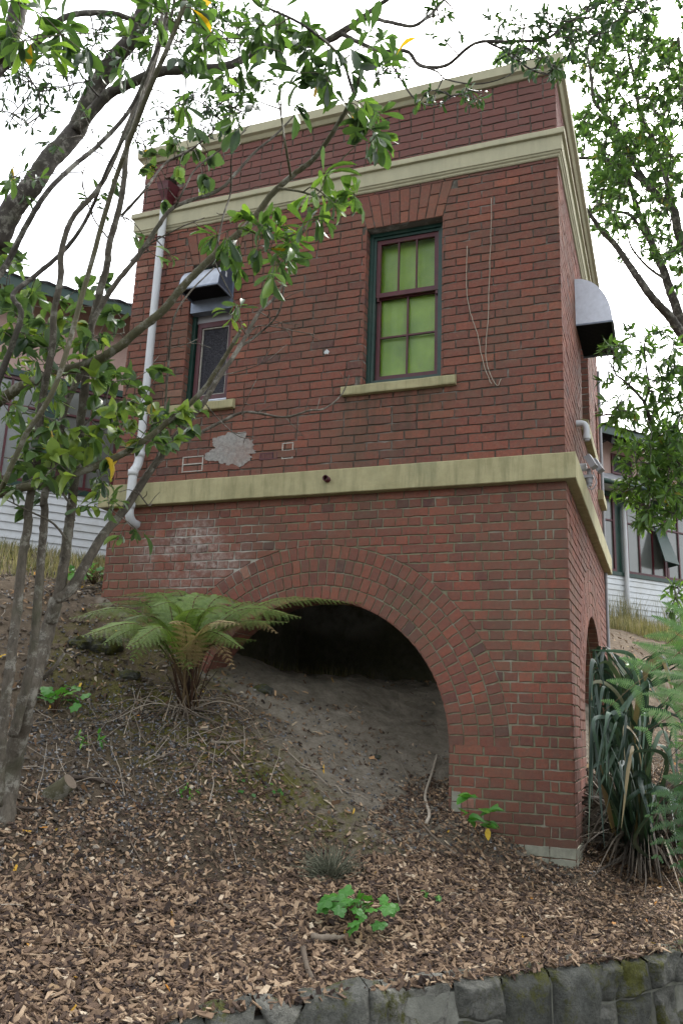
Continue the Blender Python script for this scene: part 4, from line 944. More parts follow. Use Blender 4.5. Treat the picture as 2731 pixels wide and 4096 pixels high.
# --- large dark tree up the slope at left, with limbs reaching over the roof
b3 = np.array(at(-160, 1330, 8.6)); b3[2] = gz(b3[0], b3[1])-.1
T3 = Tree('dark_tree', b3, 'tall dark-barked tree at far left with a limb arching over the top of the picture')
T3.path(np.array([b3, at(-190, 1050, 8.4), at(-140, 800, 8.0), at(-60, 640, 7.6), at(0, 545, 7.3)]), .34, .24, MT['barkd'], 'trunk', 14, .03)
T3.stem([(-8, 560), (30, 480), (75, 425), (115, 365), (175, 300), (215, 210), (260, 140), (310, 80), (335, 0), (345, -60)], 7.3, 6.6, 46, 26, MT['barkd'], 'branch', 12, .05)
T3.stem([(175, 300), (240, 225), (280, 200), (370, 165), (450, 160), (525, 150), (575, 125), (620, 102), (675, 105), (735, 100), (784, 78), (834, 38), (894, -5)], 7.0, 6.0, 22, 8, MT['barkd'], 'branch', 10, .06)
T3.stem([(735, 100), (834, 45), (890, 50), (944, 60), (980, 40), (1014, 5), (1030, -20)], 6.0, 5.6, 9, 5, MT['barkd'], 'branch', 8, .1)
T3.stem([(784, 78), (830, 100), (874, 118), (934, 118), (964, 150), (1024, 150), (1089, 100), (1159, 95), (1250, 90), (1300, 55), (1400, -5)], 6.0, 5.6, 9, 5, MT['barkd'], 'branch', 8, .12)
T3.stem([(1120, 97), (1164, 120), (1219, 160), (1264, 172)], 5.8, 5.8, 5, 3, MT['barkd'], 'branch', 8, .1)
T3.stem([(960, 150), (1004, 165), (1024, 182), (1094, 193), (1164, 175), (1200, 140)], 5.9, 5.8, 4, 2, MT['barkd'], 'branch', 8, .1)
T3.stem([(900, 150), (950, 225), (1000, 240), (1060, 210)], 5.9, 5.8, 4, 2, MT['barkd'], 'branch', 8, .1, build=False)
T3.stem([(-30, 230), (0, 165), (75, 110), (150, 40), (250, 30), (310, 45), (400, 60)], 6.4, 6.0, 16, 7, MT['barkd'], 'branch', 8, .06)
T3.stem([(-40, 150), (20, 100), (45, 0), (52, -60)], 4.9, 4.4, 34, 30, MT['barkd'], 'branch', 12, .03)
T3.path(np.array([at(-60, 640, 7.6), at(-90, 420, 6.4), at(-40, 150, 4.9)]), .2, .11, MT['barkd'], 'branch', 10, .03)
for (px, py, rx, ry, n, br) in ((120, 170, 120, 50, 30, .3), (470, 60, 130, 60, 60, .35), (480, 260, 90, 60, 34, .3), (560, 200, 60, 40, 16, .35), (270, 90, 90, 60, 20, .35), (60, 250, 60, 50, 10, .3), (350, 300, 70, 60, 12, .3), (1250, 90, 110, 60, 40, .22), (1320, 60, 90, 60, 34, .22), (1255, 165, 35, 18, 10, .5), (1010, 225, 90, 20, 12, .45), (1000, 60, 60, 50, 8, .3), (1080, 210, 30, 15, 5, .5), (1160, 60, 50, 40, 9, .2), (1420, 20, 90, 30, 20, .25), (900, 160, 50, 30, 8, .4)):
    T3.cluster(px, py, rx, ry, 6.4 if px < 700 else 5.8, .35, int(n*(2.0 if px < 700 else 1.3)), 'obovate', 5, (.075 if px < 700 else .085), br, .85, .2, maxd=1.3, r=.006)
T3.finish(MT['leafs'], MT['barkd'])

# --- big airy evergreen behind the right of the building
b4 = at(1760, 1250, 13.0); b4[2] = gz(b4[0], b4[1])-.1
T4 = Tree('evergreen_tree', b4, 'big airy evergreen with several arching limbs behind the right side of the brick building')
def rst(u, v): return ((2150+u/1.96)/1.7417, (200+v/1.96)/1.7417)
T4.path(np.array([b4, at(1700, 1050, 13), at(1640, 900, 12.9), at(1590, 800, 12.8)]), .5, .3, MT['barkd'], 'trunk', 14, .03)
T4.stem([(1600, 820)]+[rst(*q) for q in ((1139, 2250), (1020, 2080), (900, 1950), (780, 1780), (710, 1680), (600, 1520), (500, 1420), (430, 1320), (380, 1250))], 12.8, 11.5, 22, 7, MT['barkd'], 'branch', 10, .04)
T4.stem([(1610, 800)]+[rst(*q) for q in ((1139, 2150), (1040, 1900), (980, 1720), (900, 1540), (850, 1400), (780, 1250), (700, 1000), (620, 860))], 12.8, 12.5, 22, 7, MT['barkd'], 'branch', 10, .04)
T4.stem([(1640, 700)]+[rst(*q) for q in ((1139, 1550), (1060, 1250), (960, 1170), (880, 1080), (760, 980), (600, 900), (500, 850), (300, 850))], 12.8, 11.8, 20, 6, MT['barkd'], 'branch', 10, .04)
T4.stem([(1640, 700), (1700, 560), (1730, 400), (1760, 200), (1740, 20)], 12.9, 13.2, 20, 6, MT['barkd'], 'branch', 10, .04)
T4.stem([(1700, 560), (1790, 470), (1880, 320), (1900, 150)], 12.9, 13.4, 14, 5, MT['barkd'], 'branch', 8, .04)
T4.stem([rst(*q) for q in ((880, 1080), (760, 900), (600, 600), (520, 500), (440, 400), (420, 250), (400, 100), (370, 0))], 12.3, 12.0, 12, 4, MT['barkd'], 'branch', 8, .04)
T4.stem([rst(*q) for q in ((1060, 1250), (1000, 1000), (900, 700), (800, 500), (760, 250), (700, 0))], 12.6, 12.6, 13, 5, MT['barkd'], 'branch', 8, .04)
T4.stem([rst(*q) for q in ((900, 1540), (740, 1310), (640, 1270), (520, 1250), (400, 1290))], 12.6, 12.0, 8, 3, MT['barkd'], 'branch', 8, .04)
T4.stem([rst(*q) for q in ((700, 1680), (600, 1650), (450, 1610))], 12.0, 11.8, 3, 2, MT['barkd'], 'branch', 6, .04)
T4.stem([rst(*q) for q in ((1000, 1800), (860, 1700), (740, 1560), (700, 1440))], 12.4, 12.0, 6, 3, MT['barkd'], 'branch', 6, .04)
T4.stem([rst(*q) for q in ((1139, 1150), (1180, 900), (1150, 500), (1120, 200), (1100, -100))], 12.9, 12.9, 14, 6, MT['barkd'], 'branch', 8, .04)
for (px, py, rx, ry, n, br) in ((1380, 330, 70, 50, 45, .5), (1450, 250, 90, 60, 60, .5), (1380, 180, 60, 60, 42, .42), (1480, 350, 80, 50, 85, .62), (1520, 440, 60, 50, 40, .5), (1400, 430, 50, 40, 40, .5), (1460, 130, 90, 60, 60, .42), (1550, 230, 50, 70, 42, .45), (1380, 500, 40, 30, 20, .5), (1420, 50, 90, 60, 55, .4), (1540, 100, 40, 60, 16, .4), (1540, 560, 50, 50, 20, .45), (1460, 520, 60, 40, 22, .5), (1345, 270, 30, 40, 16, .5), (1320, 90, 40, 60, 20, .4), (1400, 390, 50, 22, 26, .5), (1230, 130, 70, 25, 22, .45), (1170, 140, 30, 20, 8, .45), (1480, 590, 60, 26, 8, .45), (1560, 640, 30, 50, 8, .45), (1680, 120, 120, 130, 90, .45), (1700, 380, 120, 120, 90, .5), (1660, 560, 80, 60, 30, .5), (1640, 0, 90, 70, 30, .42), (1850, 250, 110, 150, 80, .5)):
    T4.cluster(px, py, rx, ry, 12.3, 1.0, int(n*1.3), 'lance', 14, .135, br, .75, .0, maxd=2.2, r=.009)
T4.finish(MT['leafp'], MT['barkd'])

# --- small tree at the lower right, in front of the house
b5 = at(1610, 1480, 9.5); b5[2] = gz(b5[0], b5[1])-.05
T5 = Tree('young_tree', b5, 'young bushy tree with lance-shaped leaves in front of the house at right')
def rs5(u, v): return ((2150+u/1.96)/1.7417, (1400+v/1.96)/1.7417)
T5.path(np.array([b5, at(1600, 1300, 9.4), at(1575, 1170, 9.3), at(1562, 1097, 9.3)]), .11, .09, MT['barkd'], 'trunk', 10, .04)
T5.stem([(1562, 1100)]+[rs5(*q) for q in ((1110, 1000), (1070, 830), (960, 690), (880, 550), (835, 410))], 9.3, 9.0, 15, 8, MT['barkd'], 'branch', 8, .06)
T5.stem([rs5(*q) for q in ((835, 410), (740, 300), (660, 230), (600, 170), (590, 0))], 9.0, 8.8, 7, 3, MT['barkd'], 'branch', 6, .06)
T5.stem([rs5(*q) for q in ((835, 410), (870, 300), (850, 150), (830, -40))], 9.0, 9.0, 7, 3, MT['barkd'], 'branch', 6, .06)
T5.stem([(1562, 1100), (1610, 1020), (1640, 920), (1650, 830)], 9.3, 9.4, 9, 3, MT['barkd'], 'branch', 6, .06)
T5.stem([(1548, 1060), (1480, 1110), (1430, 1130)], 9.2, 8.9, 8, 3, MT['barkd'], 'branch', 6, .06)
for (px, py, rx, ry, n, br) in ((1440, 800, 60, 45, 26, .5), (1520, 790, 40, 50, 12, .45), (1545, 870, 35, 60, 26, .45), (1475, 880, 50, 25, 12, .5), (1420, 890, 40, 50, 12, .5), (1440, 960, 60, 35, 22, .65), (1530, 960, 50, 50, 36, .55), (1480, 1050, 70, 45, 50, .75), (1545, 1060, 35, 70, 50, .6), (1460, 1120, 50, 30, 26, .75), (1520, 1150, 60, 45, 46, .65), (1500, 1195, 50, 22, 16, .6), (1550, 1380, 25, 40, 12, .6), (1640, 1040, 70, 90, 60, .6), (1620, 880, 60, 70, 30, .5), (1650, 1180, 60, 50, 26, .6)):
    T5.cluster(px, py, rx, ry, 9.0, .4, int(n*1.1), 'lance', 8, .125, br, .8, .05, maxd=1.3, r=.006)
T5.finish(MT['leafp'], MT['barkd'])
# dark backdrop trees out of the main view, up the hill behind the house at the right
# ------------------------------------------------------------------ ferns
def frond(P, width, mat, parent, npin=30, name='frond', rb=.5, droop=.25, stalk=.28, face=0.0, full=2.2):
    """P: control points of the midrib"""
    Q = smooth_path(P, 10); L = np.concatenate([[0], np.cumsum(np.linalg.norm(np.diff(Q, axis=0), axis=1))]); tot = L[-1]
    f = lambda t: np.array([np.interp(t*tot, L, Q[:, k]) for k in range(3)])
    st = MB(); T = np.linspace(0, 1, 24); st.tube([f(t) for t in T], np.linspace(.008, .0012, 24), 6, RNG.uniform(.3, 1)); st.build('stalk', MT['frond_stalk'], parent, True)
    mb = MB(); Vs = []; rr = []
    for i in range(npin):
        t = stalk+(1-stalk)*(i+.3)/npin; c = f(t); tg = f(min(1, t+.01))-f(max(0, t-.01)); tg /= np.linalg.norm(tg)
        tc = CAM-c; tc /= np.linalg.norm(tc); upv = np.array([0, 0, 1.])*(1-face)+tc*face; side = np.cross(tg, upv); side /= np.linalg.norm(side)+1e-9; nm = np.cross(side, tg)
        x = (t-stalk)/(1-stalk); w = width*(math.sin(min(1, x*1.5+.22)*math.pi/2)*(1-x**full)+.02)
        for sg in (-1, 1):
            d = side*sg+tg*(.32+.3*x)+RNG.normal(0, .05, 3); d /= np.linalg.norm(d); npn = max(4, int(w/.0105))
            for k in range(npn):
                s = (k+.5)/npn; p = c+d*(w*s)-np.array([0, 0, 1])*droop*w*s*s; pl = min(.040, w*.2)*(1-s**1.8)+.005
                ax = np.cross(nm, d); ax /= np.linalg.norm(ax)
                for sg2 in (-1, 1):
                    e = ax*sg2+d*.45; e /= np.linalg.norm(e); hw = d*.0048; dz = np.array([0, 0, -.25*pl])
                    Vs.append([p-hw, p+hw, p+e*pl+hw*.25+dz, p+e*pl-hw*.5+dz]); rr.append(rb+RNG.normal(0, .12))
    V = np.array(Vs).reshape(-1, 3); n = len(Vs); mb.add(V, np.arange(4*n).reshape(n, 4), np.clip(rr, 0, 1)); return mb.build(name, mat, parent)
fb = on_ground(432, 1638)
F1 = thing('tree_fern', fb, 'young tree fern with a fountain of fronds growing on the bank before the arch', 'fern')
df = math.hypot(fb[0]-CAM[0], fb[1]-CAM[1])
def ff(knee, mid2, tip, dm, dt, w=.24, mat='fern', rb=.5, n=30, droop=.25, stalk=.42, face=.2):
    base = fb+np.array([RNG.normal(0, .03), RNG.normal(0, .03), 0]); kp = at(*knee, dm); lo = base*.55+kp*.45+np.array([0, 0, .05])
    frond([base, lo, kp, at(*mid2, (dm+dt)/2), at(*tip, dt)], w, MT[mat], F1, n, 'frond', rb, droop, stalk, face)
for (knee, m2, tip, dm, dt, w, mt, rb, fc, n) in (
    ((375, 1470), (290, 1398), (155, 1420), 0, -.1, .25, 'fern', .6, .25, 34), ((385, 1450), (325, 1382), (205, 1388), .1, .25, .25, 'fern', .35, .2, 34),
    ((385, 1490), (310, 1432), (185, 1462), -.3, -.7, .24, 'fern', .75, .3, 32), ((400, 1440), (375, 1365), (300, 1372), .1, .4, .24, 'fern', .6, .25, 30),
    ((425, 1430), (415, 1362), (370, 1352), .15, .5, .22, 'fern', .45, .2, 28), ((440, 1430), (455, 1368), (525, 1378), .1, .35, .25, 'fern', .8, .3, 30),
    ((455, 1450), (500, 1372), (575, 1392), 0, .2, .25, 'fern', .65, .25, 30), ((470, 1470), (560, 1398), (695, 1418), -.15, -.3, .26, 'fern', .6, .3, 36),
    ((490, 1470), (630, 1378), (834, 1384), .1, .25, .17, 'fern', .7, .3, 44), ((465, 1490), (540, 1430), (665, 1428), -.3, -.6, .24, 'fern', .5, .25, 32),
    ((405, 1490), (370, 1440), (290, 1490), -.4, -.8, .22, 'fern', .7, .35, 28), ((440, 1500), (480, 1450), (560, 1490), -.4, -.8, .2, 'fern', .5, .3, 28),
    ((420, 1470), (440, 1400), (500, 1410), -.2, -.5, .22, 'fern', .55, .25, 26), ((410, 1480), (350, 1415), (250, 1440), -.15, -.45, .24, 'fern', .3, .2, 32),
    ((445, 1490), (480, 1432), (555, 1432), -.5, -.9, .2, 'ferndead', .85, .35, 28), ((430, 1490), (420, 1430), (390, 1432), -.5, -.9, .17, 'ferndead', .8, .3, 22),
    ((465, 1480), (570, 1424), (640, 1455), -.1, -.35, .18, 'ferndead', .5, .3, 30), ((450, 1510), (500, 1480), (540, 1540), -.3, -.6, .12, 'ferndead', .4, .3, 20)):
    ff(knee, m2, tip, df+dm, df+dt, w, mt, rb, int(n*.72), .3, .40, fc)
for (knee, m2, tip, dm, dt, w, rb, fc, n) in (((380, 1500), (320, 1445), (235, 1480), -.2, -.45, .24, .65, .3, 24), ((400, 1420), (345, 1362), (255, 1372), .2, .5, .24, .5, .2, 26), ((480, 1450), (560, 1385), (640, 1395), .15, .4, .22, .75, .25, 26), ((395, 1500), (350, 1455), (300, 1520), -.3, -.55, .18, .55, .35, 20),
    ((465, 1510), (505, 1470), (590, 1470), -.15, -.35, .2, .45, .3, 24), ((420, 1440), (400, 1385), (345, 1395), -.1, -.35, .24, .7, .3, 26), ((452, 1440), (490, 1392), (560, 1412), -.2, -.5, .22, .6, .3, 26), ((430, 1530), (425, 1490), (440, 1540), -.25, -.45, .13, .6, .4, 14)):
    ff(knee, m2, tip, df+dm, df+dt, w, 'fern', rb, int(n*.8), .3, .40, fc)
m = MB()
for i in range(22):
    a = RNG.uniform(0, 2*math.pi); r = RNG.uniform(.05, .26); h = RNG.uniform(.25, .75); c = fb+np.array([RNG.normal(0, .03), RNG.normal(0, .03), -.03])
    m.tube(smooth_path([c, c+np.array([math.cos(a)*r*.4, math.sin(a)*r*.4, h*.5]), c+np.array([math.cos(a)*r*1.1, math.sin(a)*r*1.1, h])], 4), np.linspace(.007, .003, 9), 6, RNG.random()*.6)
m.build('old_stalks', MT['frond_stalk'], F1, True)
m = MB()
for i in range(46):
    a = RNG.uniform(0, 2*math.pi); r = RNG.uniform(.2, 1.0)*(1.0 if math.sin(a) < .3 else .5); c = fb+np.array([RNG.normal(0, .05), RNG.normal(0, .05), .03]); e = c+np.array([math.cos(a)*r, math.sin(a)*r*.8, 0]); e[2] = gz(e[0], e[1])+.015
    k1 = c*.65+e*.35+np.array([RNG.normal(0, .06), RNG.normal(0, .06), RNG.uniform(.02, .18)]); k2 = c*.25+e*.75+np.array([RNG.normal(0, .07), RNG.normal(0, .07), RNG.uniform(-.02, .08)]); k2[2] = max(k2[2], gz(k2[0], k2[1])+.01)
    m.tube(smooth_path([c, k1, k2, e], 4), np.linspace(.0045, .0015, 13), 5, RNG.random(), cap=False)
m.build('dead_stalks', MT['twig'], F1, True)

gb = at(1640, 1760, 5.6); gb[2] = gz(gb[0], gb[1])
F2 = thing('tree_fern', gb, 'bright green fern frond spray reaching in from the right edge over the flax', 'fern')
for mid, mid2, tip, dm, dt, w, rb in (((1660, 1520), (1520, 1528), (1378, 1640), 5.5, 5.2, .30, .8), ((1670, 1560), (1590, 1545), (1478, 1672), 5.4, 5.0, .28, .85), ((1700, 1520), (1630, 1500), (1560, 1560), 5.6, 5.4, .28, .75), ((1700, 1640), (1630, 1655), (1535, 1740), 5.3, 5.2, .24, .7), ((1690, 1560), (1600, 1580), (1520, 1640), 5.5, 5.3, .28, .9), ((1640, 1480), (1520, 1490), (1430, 1560), 5.7, 5.6, .26, .7), ((1700, 1600), (1620, 1600), (1450, 1700), 5.2, 4.9, .28, .95), ((1690, 1500), (1600, 1490), (1500, 1520), 5.8, 5.8, .24, .6)):
    frond([gb+RNG.normal(0, .03, 3), at(*mid, dm), at(*mid2, (dm+dt)/2), at(*tip, dt)], w*1.15, MT['fern2'], F2, 15, 'frond', rb-.25, .14, .25, .75, 5.0)
gb = at(1625, 2030, 5.3); gb[2] = gz(gb[0], gb[1])
F3 = thing('tree_fern', gb, 'darker hanging fern fronds low at the right edge above the stone wall', 'fern')
for mid, mid2, tip, dm, dt, w, rb in (((1640, 1850), (1570, 1830), (1500, 1990), 5.2, 5.1, .18, .35), ((1640, 1880), (1600, 1860), (1545, 2010), 5.1, 5.0, .18, .3), ((1620, 1860), (1560, 1800), (1478, 1890), 5.3, 5.3, .16, .35), ((1640, 1800), (1590, 1740), (1520, 1700), 5.3, 5.4, .18, .4), ((1640, 1900), (1610, 1900), (1590, 2040), 5.0, 4.9, .16, .25)):
    frond([gb+RNG.normal(0, .03, 3), at(*mid, dm), at(*mid2, (dm+dt)/2), at(*tip, dt)], w*1.25, MT['ferndark'], F3, 17, 'frond', rb, .3, .3, .75, 3.5)

# ------------------------------------------------------------------ flax clump at the corner
xb = at(1470, 1800, 8.3); xb[2] = gz(xb[0], xb[1])
FX = thing('flax', xb, 'clump of long drooping strap-leaved flax beside the side wall of the brick building', 'flax')
def strap(mb, P, w, rb):
    Q = smooth_path(P, 8); n = len(Q); T = np.gradient(Q, axis=0); T /= np.linalg.norm(T, axis=1)[:, None]; V = []
    tw = RNG.uniform(-.5, .5); view = (CAM-Q[n//2]); view /= np.linalg.norm(view); base = RNG.normal(0, 1, 3)*.8+np.array([.3, -1, .2])
    for i in range(n):
        s = np.cross(T[i], base+np.array([0, 0, tw*i/n])); s /= np.linalg.norm(s)+1e-9; t = i/(n-1); ww = w*min(1, .5+t*3)*(1-max(0, (t-.55)/.45)**1.6)+.001; nn = np.cross(T[i], s)
        V += [Q[i]-s*ww/2+nn*ww*.13, Q[i], Q[i]+s*ww/2+nn*ww*.13]
    F = [[3*i+k, 3*i+k+1, 3*i+4+k, 3*i+3+k] for i in range(n-1) for k in (0, 1)]; mb.add(V, F, rb)
m = MB()
sp = [((1420, 1650), (1395, 1480), (1345, 1530), 0, 7.3), ((1400, 1650), (1360, 1500), (1350, 1700), 0, 7.1), ((1400, 1600), (1375, 1470), (1440, 1560), 0, 7.2), ((1440, 1600), (1410, 1490), (1480, 1600), 0, 7.4), ((1450, 1600), (1500, 1490), (1560, 1580), 0, 7.2), ((1470, 1620), (1540, 1500), (1600, 1560), 0, 7.3),
      ((1380, 1700), (1352, 1580), (1348, 1800), 0, 7.0), ((1390, 1700), (1350, 1620), (1360, 1850), 0, 6.9), ((1430, 1750), (1400, 1620), (1380, 1780), 0, 6.8), ((1440, 1750), (1440, 1620), (1420, 1830), 0, 6.7), ((1460, 1750), (1480, 1620), (1470, 1800), 0, 6.8), ((1480, 1760), (1520, 1650), (1545, 1820), 0, 6.8), ((1470, 1800), (1450, 1700), (1425, 1900), 0, 6.6), ((1460, 1820), (1480, 1760), (1500, 1900), 0, 6.6), ((1380, 1780), (1362, 1680), (1352, 1780), 0, 7.0), ((1420, 1640), (1460, 1520), (1520, 1620), 0, 7.5), ((1410, 1680), (1385, 1560), (1368, 1700), 0, 6.9), ((1450, 1660), (1455, 1540), (1430, 1640), 0, 7.0), ((1490, 1700), (1530, 1600), (1590, 1700), 0, 7.0), ((1480, 1840), (1530, 1800), (1570, 1900), 0, 6.5)]
for (a, b, c, _, d) in sp:
    for rep in range(4):
        j = RNG.normal(0, (1, 14, 26, 34)[rep], 6); j[2] = max(j[2], 1352-b[0]) if b[0] < 1400 else j[2]; j[4] = max(j[4], 1350-c[0]); j[0] = max(j[0], 1375-a[0]); j[2] = max(j[2], 1362-b[0]); strap(m, [xb+np.array([RNG.normal(0, .08), RNG.normal(0, .08), 0]), at(a[0]+j[0], a[1]+j[1], d+.3+RNG.normal(0, .1)), at(b[0]+j[2], b[1]+15+abs(j[3]), d+RNG.normal(0, .1)), at(c[0]+j[4], c[1]+j[5]*2, d-.15)], RNG.uniform(.022, .050), RNG.random())
m.build('leaf_blades', MT['flax'], FX, True)
m = MB()
for i in range(420):
    a = RNG.uniform(0, 2*math.pi); r = RNG.uniform(.2, 1.25); e = xb+np.array([math.cos(a)*r, math.sin(a)*r, 0]); e[2] = gz(e[0], e[1])+RNG.uniform(.0, .1)
    strap(m, [xb+RNG.normal(0, .06, 3)+np.array([0, 0, .1]), (xb+e)/2+np.array([0, 0, RNG.uniform(.05, .42)]), e], RNG.uniform(.008, .026), RNG.random())
m.build('dead_blades', ramp_mat('dead_flax', [(0, (.03, .024, .018)), (.5, (.085, .07, .052)), (.85, (.17, .145, .11)), (1, (.26, .22, .17))]), FX, True)

# ------------------------------------------------------------------ small plants
def lobed(mb, P, D, L, r, up=(0, 0, 1)):             # broad lobed leaf
    D = D/np.linalg.norm(D); U = np.array(up, float)+RNG.normal(0, .3, 3); S = np.cross(U, D); S /= np.linalg.norm(S); N = np.cross(D, S)
    n = 20; V = [P+D*L*.35]
    for i in range(n):
        a = 2*math.pi*i/n; rr = L*(.52+.10*math.cos(5*a))*(1-.25*math.cos(a-math.pi)**8); x = .35*L+rr*math.cos(a); y = rr*math.sin(a); V.append(P+D*x+S*y+N*(-.25*(x*x+y*y)/L+.06*L*math.sin(5*a)))
    mb.add(V, [[0, 1+i, 1+(i+1) % n] for i in range(n)], r)
def broad_plant(name, pxy, label, n, L, h, spread, mat='weed', cat='plant', kind='lobed', rb=.5, d=None):
    c = on_ground(*pxy) if d is None else at(*pxy, d)
    t = thing(name, c, label, cat); st = MB(); lf = MB()
    for i in range(n):
        a = RNG.uniform(0, 2*math.pi); r = spread*math.sqrt(RNG.random()); e = c+np.array([math.cos(a)*r, math.sin(a)*r, h*RNG.uniform(.35, 1)*(1-.4*r/spread)]); e[2] = max(e[2], gz(e[0], e[1])+.03)
        st.tube(smooth_path([c, (c+e)/2+np.array([0, 0, .25*h]), e], 3), .0025, 5, RNG.random(), cap=False)
        dd = np.array([math.cos(a), math.sin(a), RNG.uniform(-.5, .3)])+RNG.normal(0, .35, 3)
        toward = CAM-e; toward /= np.linalg.norm(toward)
        if kind == 'lobed': lobed(lf, e, dd, L*RNG.uniform(.6, 1.15), float(np.clip(RNG.normal(rb, .2), 0, .93)), up=np.array([0, 0, .8])+toward*.5)
        else:
            m_ = 4; dirs = dd[None]+RNG.normal(0, .8, (m_, 3)); add_leaves(lf, kind, np.tile(e, (m_, 1)), dirs, np.tile([0, 0, 1.], (m_, 1))+RNG.normal(0, .3, (m_, 3)), L*RNG.uniform(.7, 1.1, m_), np.clip(RNG.normal(rb, .2, m_), 0, .93))
    st.build('stems', MT['frond_stalk'], t, True); lf.build('leaves', MT[mat], t, True); return t
broad_plant('ivy_plant', (818, 2135), 'bright green broad-leaved plant growing from the mulch above the stone wall', 30, .105, .25, .22)
broad_plant('ivy_plant', (985, 2070), 'small three-leaved sprig on the mulch right of the bright green plant', 4, .05, .06, .06)
broad_plant('lush_weed', (125, 1640), 'clump of yellow-green lobed leaves beside the tree trunks', 26, .10, .28, .28, rb=.7)
broad_plant('lush_weed', (215, 1345), 'green geranium-like clump at the left foot of the brick wall', 30, .10, .30, .25, rb=.6, kind='lobed')
broad_plant('lush_weed', (590, 1830), 'low weeds and ivy at the foot of the fern mound', 14, .045, .08, .2, rb=.3)
broad_plant('lush_weed', (205, 1720), 'thin green weed on the gravel right of the tree trunks', 7, .07, .18, .12, kind='lance', rb=.5)
broad_plant('lush_weed', (1450, 1545), 'green weeds among dry grass under the house wall at right', 22, .08, .3, .3, rb=.6)
broad_plant('grass_tuft', (430, 1830), 'small bright grass tuft on the dirt bank', 8, .05, .05, .06, kind='lance', rb=.7)
def seedling(pxy, h, lean, label, dead=True):
    c = on_ground(*pxy); t = thing('seedling', c, label, 'seedling', 'young saplings at the foot of the pier'); top = c+np.array([lean, 0, h]); P = smooth_path([c, (c+top)/2+np.array([.01, 0, 0]), top], 4)
    m = MB(); m.tube(P, np.linspace(.004, .002, len(P)), 6, .5); m.build('stem', MT['frond_stalk'], t, True); lf = MB()
    for q, nn in ((P[-1], 5), (P[5], 3), (P[6], 2)):
        dirs = np.stack([np.cos(a_ := RNG.uniform(0, 6.3, nn)), np.sin(a_), RNG.uniform(-.6, .6, nn)], 1); add_leaves(lf, 'ovate', np.tile(q, (nn, 1)), dirs, np.tile([0, -.4, 1.], (nn, 1)), RNG.uniform(.09, .13, nn), RNG.uniform(.3, .8, nn))
    lf.build('leaves', MT['weed'], t, True)
    if not dead: return
    lf = MB(); q = P[5]; add_leaves(lf, 'ovate', q[None]+np.array([[.0, -.01, 0]]), np.array([[.05, -.2, -1.]]), np.array([[0, -1., 0]]), np.array([.09]), np.array([1.0])); lf.build('dead_leaf', MT['litter'], t, True)
seedling((1072, 1965), .42, .0, 'left of two seedlings beside the pier, taller and straight', False); seedling((1105, 1965), .33, .07, 'right of two seedlings beside the pier, leaning with a yellow leaf')
# dry twiggy shrub
c = on_ground(758, 2020); t = thing('dry_shrub', c, 'grey-green twiggy dome-shaped shrub on the mulch', 'shrub'); m = MB()
for i in range(520):
    v = RNG.normal(0, 1, 3); v[2] = abs(v[2])*.9+.1; v /= np.linalg.norm(v); r = RNG.uniform(.15, .27); a = c+v*r*.3*RNG.random(); e = c+v*r*np.array([1.05, 1.05, .95])+RNG.normal(0, .02, 3)
    m.tube([a, (a+e)/2+RNG.normal(0, .02, 3), e], [.0022, .0018, .001], 4, RNG.random(), cap=False)
k_ = ramp_mat('dry_shrub', [(0, (.05, .055, .035)), (.6, (.14, .15, .10)), (1, (.27, .27, .20))]); m.build('twigs', k_, t)

